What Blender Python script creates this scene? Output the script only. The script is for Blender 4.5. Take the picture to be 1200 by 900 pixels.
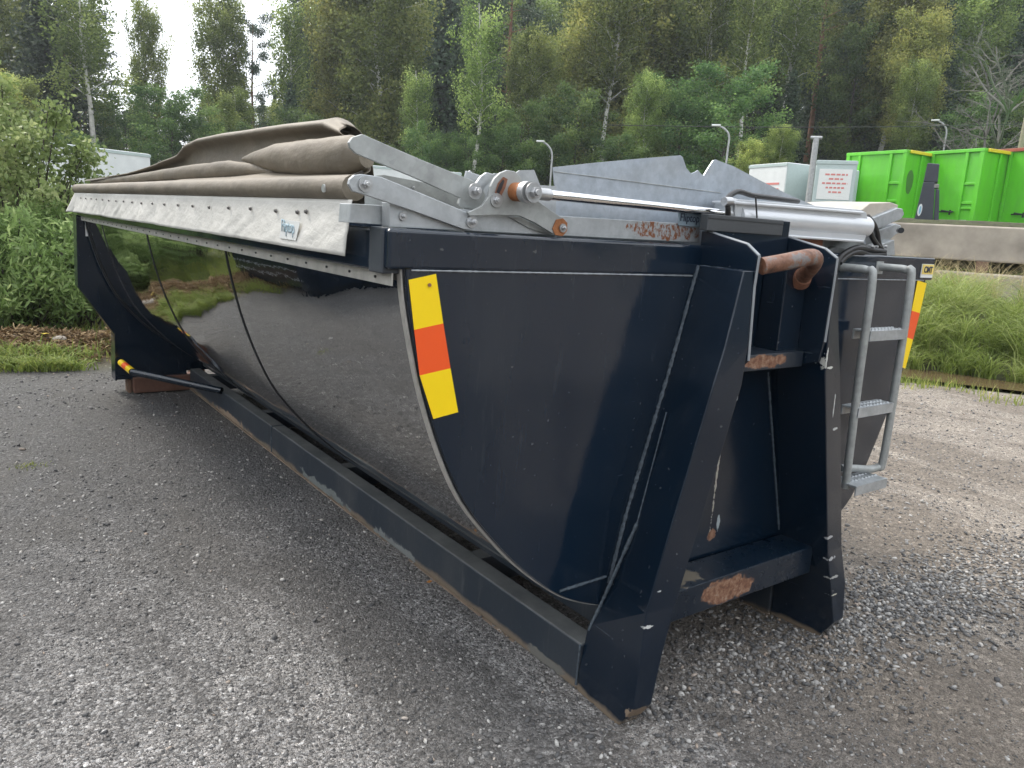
import bpy, bmesh, math, random
import numpy as np
from mathutils import Vector, Matrix, Quaternion
random.seed(7); RNG = np.random.default_rng(7)
S = bpy.context.scene
for o in list(bpy.data.objects): bpy.data.objects.remove(o)
COL = S.collection
R = math.radians

# ------------------------------------------------------------------ camera
F = 905.0; CX, CY = 600.0, 450.0
def nrm(v): return v/np.linalg.norm(v)
dL = nrm(np.array([-75-CX, 222-CY, F])); dW = np.array([1850-CX, 344-CY, F])
dW = nrm(dW - dW.dot(dL)*dL); dU = np.cross(dL, dW)
if dU[1] > 0: dU = -dU
RB = np.array([dW, dL, dU])              # lens frame -> body frame
PIV = np.array([0, 1.45, -1.42])         # front foot of the body, body frame centred on the lens
TH = R(0.3)
RT = np.array([[1, 0, 0], [0, math.cos(TH), -math.sin(TH)], [0, math.sin(TH), math.cos(TH)]])
RW = RT @ RB
CAM = RT @ (-PIV)
cam = bpy.data.cameras.new('camera'); cam_o = bpy.data.objects.new('camera', cam); COL.objects.link(cam_o)
right, down, fwd = RW[:, 0], RW[:, 1], RW[:, 2]
mw = Matrix.Identity(4)
for i in range(3):
    mw[i][0] = right[i]; mw[i][1] = -down[i]; mw[i][2] = -fwd[i]; mw[i][3] = CAM[i]
cam_o.matrix_world = mw
cam.sensor_width = 36; cam.lens = F/1200*36; cam.clip_start = .02; cam.clip_end = 2000
S.camera = cam_o

# ------------------------------------------------------------------ light
SUN_EL, SUN_AZ = 48, -14        # azimuth measured from +Y towards +X
w = bpy.data.worlds.new('World'); S.world = w; w.use_nodes = True
nt = w.node_tree; nt.nodes.clear()
def nn(nt, t, ins=None, **kw):
    n = nt.nodes.new(t)
    for k, v in kw.items(): setattr(n, k, v)
    if ins:
        for k, v in ins.items():
            if isinstance(v, bpy.types.NodeSocket): nt.links.new(v, n.inputs[k])
            else: n.inputs[k].default_value = v
    return n
sky = nn(nt, 'ShaderNodeTexSky', sky_type='NISHITA', sun_disc=False, sun_elevation=R(SUN_EL), sun_rotation=R(SUN_AZ),
         air_density=1.0, dust_density=2.5, ozone_density=1.0)
tcw = nn(nt, 'ShaderNodeTexCoord')
mapw = nn(nt, 'ShaderNodeMapping', {'Vector': tcw.outputs['Generated'], 'Scale': (1, 1, 3.0)})
nz = nn(nt, 'ShaderNodeTexNoise', {'Vector': mapw.outputs[0], 'Scale': 2.2, 'Detail': 7, 'Roughness': .55})
cr = nn(nt, 'ShaderNodeValToRGB', {'Fac': nz.outputs['Fac']})
cr.color_ramp.elements[0].position = .38; cr.color_ramp.elements[0].color = (.62, .62, .62, 1)
cr.color_ramp.elements[1].position = .62; cr.color_ramp.elements[1].color = (1, 1, 1, 1)
nz2 = nn(nt, 'ShaderNodeTexNoise', {'Vector': mapw.outputs[0], 'Scale': 3.1, 'Detail': 5})
cl = nn(nt, 'ShaderNodeMix', {'Factor': nz2.outputs['Fac']}, data_type='RGBA')
cl.inputs['A'].default_value = (7.6, 8.1, 8.8, 1); cl.inputs['B'].default_value = (12.8, 12.9, 13.0, 1)
mx = nn(nt, 'ShaderNodeMix', {'Factor': cr.outputs['Color'], 'A': sky.outputs[0], 'B': cl.outputs['Result']}, data_type='RGBA')
bg = nn(nt, 'ShaderNodeBackground', {'Color': mx.outputs['Result'], 'Strength': .10})
nn(nt, 'ShaderNodeOutputWorld', {'Surface': bg.outputs[0]})
sun = bpy.data.lights.new('sun', 'SUN'); sun.energy = 1.5; sun.angle = R(16); sun.color = (1, .93, .83)
so = bpy.data.objects.new('sun', sun); COL.objects.link(so)
sd = Vector((math.sin(R(SUN_AZ))*math.cos(R(SUN_EL)), math.cos(R(SUN_AZ))*math.cos(R(SUN_EL)), math.sin(R(SUN_EL))))
so.rotation_euler = sd.to_track_quat('Z', 'Y').to_euler()
S.view_settings.view_transform = 'Standard'; S.view_settings.look = 'None'
S.view_settings.exposure = 1.18; S.view_settings.gamma = 1.0
S.render.resolution_x = 1024; S.render.resolution_y = 768
S.cycles.max_bounces = 8; S.cycles.transparent_max_bounces = 8

# ------------------------------------------------------------------ pixel helpers (1200 x 900 photograph)
def bray(px, py): return RB @ nrm(np.array([px-CX, py-CY, F]))
def loc(p): return (p[0], p[1]-1.45, p[2]+1.42)                  # body frame -> local frame of the container
def PY(px, py, Y): a = bray(px, py); return loc(a*(Y/a[1]))
def PX(px, py, X): a = bray(px, py); return loc(a*(X/a[0]))
def L(X, Y, Z): return (X, Y-1.45, Z+1.42)
def wray(px, py): return RW @ nrm(np.array([px-CX, py-CY, F]))
def hor(px): # horizon row for a column
    lo, hi = 100.0, 500.0
    for _ in range(40):
        m = (lo+hi)/2
        if wray(px, m)[2] > 0: lo = m
        else: hi = m
    return lo
def XY(px, r):
    d = wray(px, hor(px)); d = d[:2]/np.linalg.norm(d[:2]); return CAM[0]+d[0]*r, CAM[1]+d[1]*r
def ZW(px, py, r):
    d = wray(px, py); return CAM[2] + d[2]/np.linalg.norm(d[:2])*r

# ------------------------------------------------------------------ terrain height
def sstep(a, b, x):
    t = np.clip((x-a)/(b-a), 0, 1); return t*t*(3-2*t)
def vnoise(x, y, s, seed=0):
    x = np.asarray(x, float)*s + seed*13.7; y = np.asarray(y, float)*s + seed*7.3
    xi = np.floor(x).astype(int); yi = np.floor(y).astype(int); xf = x-xi; yf = y-yi
    u = xf*xf*(3-2*xf); v = yf*yf*(3-2*yf)
    def h(a, b):
        n = (a*374761393 + b*668265263) & 0x7fffffff; n = ((n ^ (n >> 13))*1274126177) & 0x7fffffff
        return ((n ^ (n >> 16)) & 0xffff)/65535.0
    return (h(xi, yi)*(1-u)+h(xi+1, yi)*u)*(1-v) + (h(xi, yi+1)*(1-u)+h(xi+1, yi+1)*u)*v
def fbm(x, y, s, o=3, seed=0):
    t = 0; a = .5
    for i in range(o): t = t + a*(vnoise(x, y, s*2**i, seed+i)-.5); a *= .5
    return t
def polar(x, y):
    dx = np.asarray(x, float)-CAM[0]; dy = np.asarray(y, float)-CAM[1]
    return np.hypot(dx, dy), np.degrees(np.arctan2(dx, dy))
def lot_edge(az):
    az = np.asarray(az, float)
    e0 = np.where(az < 12, 7.55/np.maximum(np.cos(np.radians(np.clip(az, -75, 12))), .2), 7.72+(az-12)*.035)
    e = e0
    return np.where(np.abs(az) > 95, 30.0, e) + 0.0
def height(x, y):
    r, az = polar(x, y); e = lot_edge(az)
    sR = sstep(38, 56, az)*(1-sstep(100, 125, az)); front = sstep(-60, -30, az)*(1-sstep(105, 130, az))
    h = fbm(x, y, .9, 3, 1)*.035*sstep(1.5, 4, r)
    h = h + sR*(-.09*np.exp(-((r-e-.8)/.55)**2))                               # puddle hollow
    h = h + sR*(sstep(e+1.2, 13.4, r)*.55 + sstep(13, 16.6, r)*.1 + sstep(17.3, 17.7, r)*1.45 + sstep(21, 29, r)*.42)
    out = sstep(e+.1, e+1.2, r)
    h = h + (1-sR)*out*(-.06+.15*vnoise(x, y, .5, 5)*sstep(e+1, e+4, r))
    heap = np.exp(-((r*np.cos(np.radians(np.clip(az, -60, 12)))-8.3)/.40)**2)*(1-sstep(10.5, 14, az))*sstep(-7, -3, az)
    h = h + heap*(.09+.10*vnoise(x, y, 1.3, 9)+.06*vnoise(x, y, 6, 3))
    h = h + front*sstep(42, 95, r)*(3+10*sstep(15, 55, az))
    h = h + (1-front)*sstep(50, 120, r)*4
    return h
def hz(x, y): return float(height(np.array([x]), np.array([y]))[0])

# ------------------------------------------------------------------ object helpers
def props(o, label=None, cat=None, group=None, kind=None):
    if label: o['label'] = label
    if cat: o['category'] = cat
    if group: o['group'] = group
    if kind: o['kind'] = kind
    return o
def empty(name, label, cat, loc_=(0, 0, 0), rz=0, group=None):
    o = bpy.data.objects.new(name, None); COL.objects.link(o); o.location = loc_; o.rotation_euler = (0, 0, rz)
    o.empty_display_size = .2
    return props(o, label, cat, group)
class MB:
    def __init__(s): s.v = []; s.f = []; s.mi = []
    def add(s, vs, fs, m=0):
        b = len(s.v); s.v += [tuple(map(float, q)) for q in vs]; s.f += [tuple(b+i for i in f) for f in fs]; s.mi += [m]*len(fs)
    def box(s, a, b, m=0):
        x0, y0, z0 = a; x1, y1, z1 = b
        if x0 > x1: x0, x1 = x1, x0
        if y0 > y1: y0, y1 = y1, y0
        if z0 > z1: z0, z1 = z1, z0
        s.add([(x0, y0, z0), (x1, y0, z0), (x1, y1, z0), (x0, y1, z0), (x0, y0, z1), (x1, y0, z1), (x1, y1, z1), (x0, y1, z1)],
              [(0, 3, 2, 1), (4, 5, 6, 7), (0, 1, 5, 4), (1, 2, 6, 5), (2, 3, 7, 6), (3, 0, 4, 7)], m); return s
    def prism(s, pts, vec, m=0):
        pts = [Vector(p) for p in pts]; vec = Vector(vec); n = len(pts)
        vs = pts + [p+vec for p in pts]
        s.add(vs, [tuple(range(n)), tuple(range(2*n-1, n-1, -1))] + [(i, i+n, (i+1) % n+n, (i+1) % n) for i in range(n)], m); return s
    def tube(s, pts, r, seg=10, m=0, cap=True):
        pts = [Vector(p) for p in pts]; n = len(pts); rs = r if isinstance(r, (list, tuple)) else [r]*n
        vs = []; fs = []; up = None
        for i, p in enumerate(pts):
            t = (pts[min(i+1, n-1)]-pts[max(i-1, 0)]).normalized()
            if up is None:
                up = t.cross(Vector((0, 0, 1)))
                if up.length < 1e-3: up = t.cross(Vector((0, 1, 0)))
            up = (up - t*up.dot(t)).normalized(); w_ = t.cross(up)
            for k in range(seg):
                a = 2*math.pi*k/seg; vs.append(p+(up*math.cos(a)+w_*math.sin(a))*rs[i])
        for i in range(n-1):
            for k in range(seg):
                k2 = (k+1) % seg; fs.append((i*seg+k, i*seg+k2, (i+1)*seg+k2, (i+1)*seg+k))
        if cap: fs.append(tuple(range(seg-1, -1, -1))); fs.append(tuple((n-1)*seg+k for k in range(seg)))
        s.add(vs, fs, m); return s
    def build(s, name, mat, parent=None, smooth=False, bevel=0, seg=2):
        me = bpy.data.meshes.new(name); me.from_pydata(s.v, [], s.f); me.update()
        bm = bmesh.new(); bm.from_mesh(me); bmesh.ops.recalc_face_normals(bm, faces=bm.faces); bm.to_mesh(me); bm.free()
        o = bpy.data.objects.new(name, me); COL.objects.link(o)
        for m in (mat if isinstance(mat, list) else [mat]): me.materials.append(m)
        if isinstance(mat, list): me.polygons.foreach_set('material_index', s.mi)
        if smooth:
            me.polygons.foreach_set('use_smooth', [True]*len(me.polygons))
            try: me.set_sharp_from_angle(angle=R(40))
            except Exception: pass
        if bevel:
            b = o.modifiers.new('bevel', 'BEVEL'); b.width = bevel; b.segments = seg; b.limit_method = 'ANGLE'; b.angle_limit = R(35)
            b.harden_normals = False
        if parent: o.parent = parent
        return o
def smoothpath(pts, n=6):
    P = [Vector(p) for p in pts]; out = []
    for i in range(len(P)-1):
        p0 = P[max(i-1, 0)]; p1 = P[i]; p2 = P[i+1]; p3 = P[min(i+2, len(P)-1)]
        for k in range(n):
            t = k/n
            out.append(.5*((2*p1)+(p2-p0)*t+(2*p0-5*p1+4*p2-p3)*t*t+(3*p1-p0-3*p2+p3)*t**3))
    out.append(P[-1]); return out
def rawmesh(name, V, Fq, mat, smooth=False, n=4, attr=None):
    me = bpy.data.meshes.new(name); V = np.asarray(V, np.float32); Fq = np.asarray(Fq, np.int32)
    me.vertices.add(len(V)); me.vertices.foreach_set('co', V.ravel())
    me.loops.add(Fq.size); me.loops.foreach_set('vertex_index', Fq.ravel())
    me.polygons.add(len(Fq)); me.polygons.foreach_set('loop_start', np.arange(0, Fq.size, n, dtype=np.int32))
    me.update(calc_edges=True); me.validate()
    if smooth: me.polygons.foreach_set('use_smooth', [True]*len(me.polygons))
    if attr is not None:
        a = me.attributes.new('tint', 'FLOAT', 'POINT'); a.data.foreach_set('value', np.asarray(attr, np.float32))
    if mat: me.materials.append(mat)
    return me

# ------------------------------------------------------------------ materials
def newmat(name):
    m = bpy.data.materials.new(name); m.use_nodes = True; t = m.node_tree; t.nodes.clear()
    b = nn(t, 'ShaderNodeBsdfPrincipled'); o = nn(t, 'ShaderNodeOutputMaterial', {'Surface': b.outputs[0]})
    return m, t, b
def mixc(t, f, a, b):
    n = nn(t, 'ShaderNodeMix', data_type='RGBA')
    for k, v in (('Factor', f), ('A', a), ('B', b)):
        if isinstance(v, bpy.types.NodeSocket): t.links.new(v, n.inputs[k])
        else: n.inputs[k].default_value = v if k == 'Factor' else (*v[:3], 1)
    return n.outputs['Result']
def mth(t, op, a, b=None, clamp=False):
    n = nn(t, 'ShaderNodeMath', operation=op, use_clamp=clamp)
    for i, v in enumerate((a, b)):
        if v is None: continue
        if isinstance(v, bpy.types.NodeSocket): t.links.new(v, n.inputs[i])
        else: n.inputs[i].default_value = v
    return n.outputs[0]
def ramp(t, fac, stops):
    n = nn(t, 'ShaderNodeValToRGB', {'Fac': fac}); e = n.color_ramp.elements
    while len(e) < len(stops): e.new(.5)
    for i, (p, c) in enumerate(stops): e[i].position = p; e[i].color = (*c[:3], 1) if not isinstance(c, (int, float)) else (c, c, c, 1)
    return n.outputs['Color']
def noise(t, scale, detail=4, rough=.5, vec=None, dist=0):
    n = nn(t, 'ShaderNodeTexNoise', {'Scale': scale, 'Detail': detail, 'Roughness': rough, 'Distortion': dist})
    if vec is not None: t.links.new(vec, n.inputs['Vector'])
    return n.outputs['Fac']
def ocoord(t): return nn(t, 'ShaderNodeTexCoord').outputs['Object']
def mapped(t, v, sc): return nn(t, 'ShaderNodeMapping', {'Vector': v, 'Scale': sc}).outputs[0]
def bump(t, b, h, strength=.3, dist=.01):
    n = nn(t, 'ShaderNodeBump', {'Height': h, 'Strength': strength, 'Distance': dist}); t.links.new(n.outputs[0], b.inputs['Normal']); return n
def spot(t, v, c, rad, amp=.5, sc=30):
    """soft-edged wear mark of its own shape: 1 inside"""
    d = nn(t, 'ShaderNodeVectorMath', {0: v, 1: c}, operation='SUBTRACT').outputs[0]
    d = nn(t, 'ShaderNodeVectorMath', {0: d, 1: rad}, operation='DIVIDE').outputs[0]
    l = nn(t, 'ShaderNodeVectorMath', {0: d}, operation='LENGTH').outputs['Value']
    nz = noise(t, sc, 4, .65, v)
    l = mth(t, 'ADD', l, mth(t, 'MULTIPLY', mth(t, 'SUBTRACT', nz, .5), amp*4))
    return ramp(t, l, [(0.85, 1.0), (1.0, 0.0)])
def paint(name, base=(.0036, .0108, .0222), rough=.09, dirt=.25, spots=(), low=None, dust=0):
    m, t, b = newmat(name); v = ocoord(t)
    n1 = noise(t, 3, 6, .6, mapped(t, v, (1, 1, .25))); n2 = noise(t, 45, 3, .6, v); n3 = noise(t, 9, 6, .7, mapped(t, v, (3, 3, .4)))
    col = mixc(t, mth(t, 'MULTIPLY', ramp(t, n1, [(.42, 0), (.75, 1)]), dirt), base, (.055, .06, .066))
    streak = ramp(t, n3, [(.58, 0), (.8, 1)])
    col = mixc(t, mth(t, 'MULTIPLY', streak, dirt*.8), col, (.10, .105, .11))
    sp = ramp(t, noise(t, 60, 2, .5, v), [(.73, 0), (.76, 1)])
    col = mixc(t, mth(t, 'MULTIPLY', sp, .35), col, (.2, .2, .19))
    scr = ramp(t, noise(t, 26, 3, .5, mapped(t, v, (.25, .25, 3.2)), .4), [(.735, 0), (.75, 1)])
    col = mixc(t, mth(t, 'MULTIPLY', scr, .22), col, (.16, .17, .18))
    if low is not None:
        z = nn(t, 'ShaderNodeSeparateXYZ', {0: v}).outputs[2]
        zz = mth(t, 'ADD', z, mth(t, 'MULTIPLY', mth(t, 'SUBTRACT', noise(t, 5, 5, .6, v), .5), low*1.6))
        f = ramp(t, mth(t, 'DIVIDE', zz, low), [(0.25, 1), (.55, 0)])
        col = mixc(t, mth(t, 'MULTIPLY', f, .85), col, (.20, .155, .11))
    if dust:
        nz_ = nn(t, 'ShaderNodeSeparateXYZ', {0: nn(t, 'ShaderNodeTexCoord').outputs['Normal']}).outputs[2]
        col = mixc(t, mth(t, 'MULTIPLY', ramp(t, nz_, [(.6, 0), (.9, 1)]), mth(t, 'MULTIPLY', ramp(t, noise(t, 7, 6, .65, v), [(.25, .35), (.7, 1)]), dust)), col, (.22, .225, .215))
    rr = mth(t, 'ADD', mth(t, 'MULTIPLY', n2, .12), rough-.04)
    rr = mth(t, 'ADD', rr, mth(t, 'MULTIPLY', n1, dirt*.35))
    for (c, rad, cc, amp, sc) in spots:
        f = spot(t, v, c, rad, amp, sc)
        if cc == 'rust':
            cc = ramp(t, noise(t, 55, 5, .7, v), [(.3, (.07, .032, .02)), (.46, (.17, .075, .04)), (.58, (.25, .14, .085)), (.70, (.29, .24, .19)), (.8, (.33, .31, .28))])
        col = mixc(t, f, col, cc); rr = mth(t, 'ADD', rr, mth(t, 'MULTIPLY', f, .5), True)
    t.links.new(col, b.inputs['Base Color']) ; t.links.new(rr, b.inputs['Roughness'])
    b.inputs['Specular IOR Level'].default_value = .62
    bump(t, b, mth(t, 'ADD', mth(t, 'MULTIPLY', noise(t, 1.7, 2, .4, v), 2.2), mth(t, 'MULTIPLY', n2, .02)), .22, .05)
    return m
def galv(name, base=(.50, .53, .55), rough=.42, metal=.55, rust=0, spots=()):
    m, t, b = newmat(name); v = ocoord(t)
    vo = nn(t, 'ShaderNodeTexVoronoi', {'Vector': v, 'Scale': 70}).outputs['Color']
    vo = ramp(t, nn(t, 'ShaderNodeSeparateXYZ', {0: vo}).outputs[0], [(0, .25), (1, .75)])
    n1 = noise(t, 12, 6, .65, v); n2 = noise(t, 2.5, 4, .6, mapped(t, v, (1, 1, 3)))
    c2 = tuple(x*.62 for x in base)
    col = mixc(t, ramp(t, n1, [(.35, 0), (.7, 1)]), base, c2)
    col = mixc(t, .10, col, vo)
    col = mixc(t, mth(t, 'MULTIPLY', ramp(t, n2, [(.5, 0), (.7, 1)]), .35), col, (.35, .35, .33))
    if rust:
        f = ramp(t, noise(t, 14, 6, .7, v), [(.66-rust*.2, 0), (.74-rust*.15, 1)])
        col = mixc(t, f, col, (.22, .09, .045))
    for (c, rad, cc, amp, sc) in spots:
        col = mixc(t, mth(t, 'MULTIPLY', spot(t, v, c, rad, amp, sc), ramp(t, noise(t, 90, 4, .7, mapped(t, v, (1, 1, .6))), [(.44, 0), (.56, 1)])), col, (.26, .10, .045))
    t.links.new(col, b.inputs['Base Color'])
    t.links.new(mth(t, 'ADD', mth(t, 'MULTIPLY', n1, .3), rough-.15), b.inputs['Roughness'])
    b.inputs['Metallic'].default_value = metal
    bump(t, b, n1, .15, .002)
    return m
def plain(name, base, rough=.5, metal=0, var=.25, sc=12, bumps=.1, spec=.5):
    m, t, b = newmat(name); v = ocoord(t); n = noise(t, sc, 5, .6, v)
    t.links.new(mixc(t, mth(t, 'MULTIPLY', ramp(t, n, [(.3, 0), (.7, 1)]), var*2), base, tuple(x*.55 for x in base)), b.inputs['Base Color'])
    b.inputs['Roughness'].default_value = rough; b.inputs['Metallic'].default_value = metal; b.inputs['Specular IOR Level'].default_value = spec
    if bumps: bump(t, b, n, bumps, .01)
    return m
def mirror():
    m, t, b = newmat('polished stainless steel'); v = ocoord(t)
    n1 = noise(t, 1.0, 2, .4, mapped(t, v, (1.2, .7, 1.6))); n2 = noise(t, 40, 6, .75, mapped(t, v, (.3, .3, 1)))
    n3 = noise(t, 5, 5, .6, mapped(t, v, (1, .6, 1)))
    z = nn(t, 'ShaderNodeSeparateXYZ', {0: v}).outputs[2]
    t.links.new(mixc(t, n2, (.43, .44, .45), (.55, .555, .56)), b.inputs['Base Color'])
    b.inputs['Metallic'].default_value = 1
    dirty = ramp(t, mth(t, 'ADD', z, mth(t, 'MULTIPLY', n3, .18)), [(1.26, 0), (1.33, 1)])
    rr = mth(t, 'ADD', mth(t, 'MULTIPLY', ramp(t, n3, [(.5, 0), (.8, 1)]), .035), .012)
    rr = mth(t, 'ADD', rr, mth(t, 'MULTIPLY', n2, .02))
    t.links.new(mth(t, 'ADD', rr, mth(t, 'MULTIPLY', dirty, .10)), b.inputs['Roughness'])
    bump(t, b, mth(t, 'ADD', n1, mth(t, 'MULTIPLY', n3, .045)), .27, .12)
    return m
def leafmat(name, c1, c2, c3=None, trans=.35, rough=.55):
    m, t, b = newmat(name)
    a = nn(t, 'ShaderNodeAttribute', attribute_name='tint').outputs['Fac']
    oi = nn(t, 'ShaderNodeObjectInfo').outputs['Random']
    stops = [(0, c1), (.6, c2)] + ([(1, c3)] if c3 else [])
    col = ramp(t, a, stops)
    hs = nn(t, 'ShaderNodeHueSaturation', {'Color': col, 'Hue': mth(t, 'ADD', mth(t, 'MULTIPLY', oi, .03), .492), 'Value': mth(t, 'ADD', mth(t, 'MULTIPLY', oi, .55), .75)})
    t.links.new(hs.outputs[0], b.inputs['Base Color']); b.inputs['Roughness'].default_value = rough
    b.inputs['Specular IOR Level'].default_value = .25
    tr = nn(t, 'ShaderNodeBsdfTranslucent', {'Color': hs.outputs[0]})
    ms = nn(t, 'ShaderNodeMixShader', {0: trans, 1: b.outputs[0], 2: tr.outputs[0]})
    out = [n for n in t.nodes if n.type == 'OUTPUT_MATERIAL'][0]; t.links.new(ms.outputs[0], out.inputs[0])
    return m

m_navy = paint('navy container paint')
m_wall = paint('navy front wall paint', base=(.004, .0122, .0255), rough=.06, dirt=.24)
m_rail = paint('navy rail paint worn low down', base=(.022, .031, .043), rough=.32, dirt=.9, low=.05, dust=.8, spots=[(PX(378, 572, 1.525), (.03, .26, .030), (.15, .165, .16), .9, 16), (PX(461, 640, 1.525), (.03, .20, .034), (.17, .18, .175), .9, 16), (PX(270, 490, 1.525), (.03, .42, .030), (.26, .19, .135), .8, 14), (PX(640, 775, 1.525), (.03, .10, .02), (.14, .135, .12), .8, 18)])
m_edge = plain('chipped bright paint edge', (.33, .35, .37), .4, .3)
m_weld = plain('painted weld bead', (.09, .115, .14), .2, 0, .5, 90, .9)
m_galv = galv('galvanised steel')
m_galvd = galv('dull galvanised steel', (.40, .42, .41), .5, .4)
m_galvl = galv('galvanised steel with rust at the corner', spots=[(PY(775, 270, 1.62), (.16, .1, .025), 'rust', .5, 40)])
m_alu = plain('silver painted steel', (.62, .64, .66), .30, .3, .06, 20, .02)
m_chrome = plain('polished piston rod', (.75, .75, .76), .12, 1, .05)
m_rust = plain('rusty steel', (.27, .115, .065), .75, 0, .45, 30, .5)
m_rustor = plain('orange rust on bushing', (.36, .14, .05), .75, 0, .35, 40, .5)
m_bolt = galv('zinc bolt', (.55, .56, .57), .35, .7)
m_mirror = mirror()
m_trim = plain('dirty aluminium trim', (.52, .50, .46), .5, .35, .35, 25, .2)
m_rubber = plain('black rubber hose', (.018, .018, .019), .45, 0, .2)
m_black = plain('black painted steel', (.02, .022, .026), .35, 0, .2)
m_yellow = plain('yellow reflective tape', (.95, .66, .005), .35, 0, .04, 8, 0)
m_orange = plain('orange red reflective tape', (.86, .10, .015), .35, 0, .04, 8, 0)
m_white = plain('white sticker', (.75, .76, .74), .4, 0, .06, 20, 0)
m_ink = plain('dark ink', (.02, .03, .06), .5, 0, 0, 5, 0)
m_blueink = plain('pale blue print', (.22, .42, .56), .5, 0, 0, 5, 0)
m_signy = plain('sign yellow', (.80, .62, .18), .4, 0, .05, 8, 0)
m_stick = plain('pale blue metal sticker', (.30, .38, .44), .35, .3, .1, 8, 0)

def m_canvas_(name, base, dark):
    m, t, b = newmat(name); v = ocoord(t)
    n1 = noise(t, 6, 6, .65, mapped(t, v, (1, .5, 1))); n2 = noise(t, 350, 2, .5, v)
    t.links.new(mixc(t, ramp(t, n1, [(.3, 0), (.75, 1)]), base, dark), b.inputs['Base Color'])
    b.inputs['Roughness'].default_value = .62
    bump(t, b, mth(t, 'ADD', mth(t, 'MULTIPLY', noise(t, 14, 4, .6, mapped(t, v, (1, .6, 1))), 1), mth(t, 'MULTIPLY', n2, .05)), .35, .02)
    return m
m_flap = m_canvas_('off white tarpaulin', (.70, .68, .63), (.52, .51, .47))
m_brown = m_canvas_('brown tarpaulin', (.20, .168, .124), (.10, .085, .063))
m_wood = plain('weathered wood', (.20, .12, .08), .85, 0, .4, 18, .5)
m_conc = plain('weathered concrete', (.46, .405, .34), .9, 0, .48, 1.7, .5)

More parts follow.
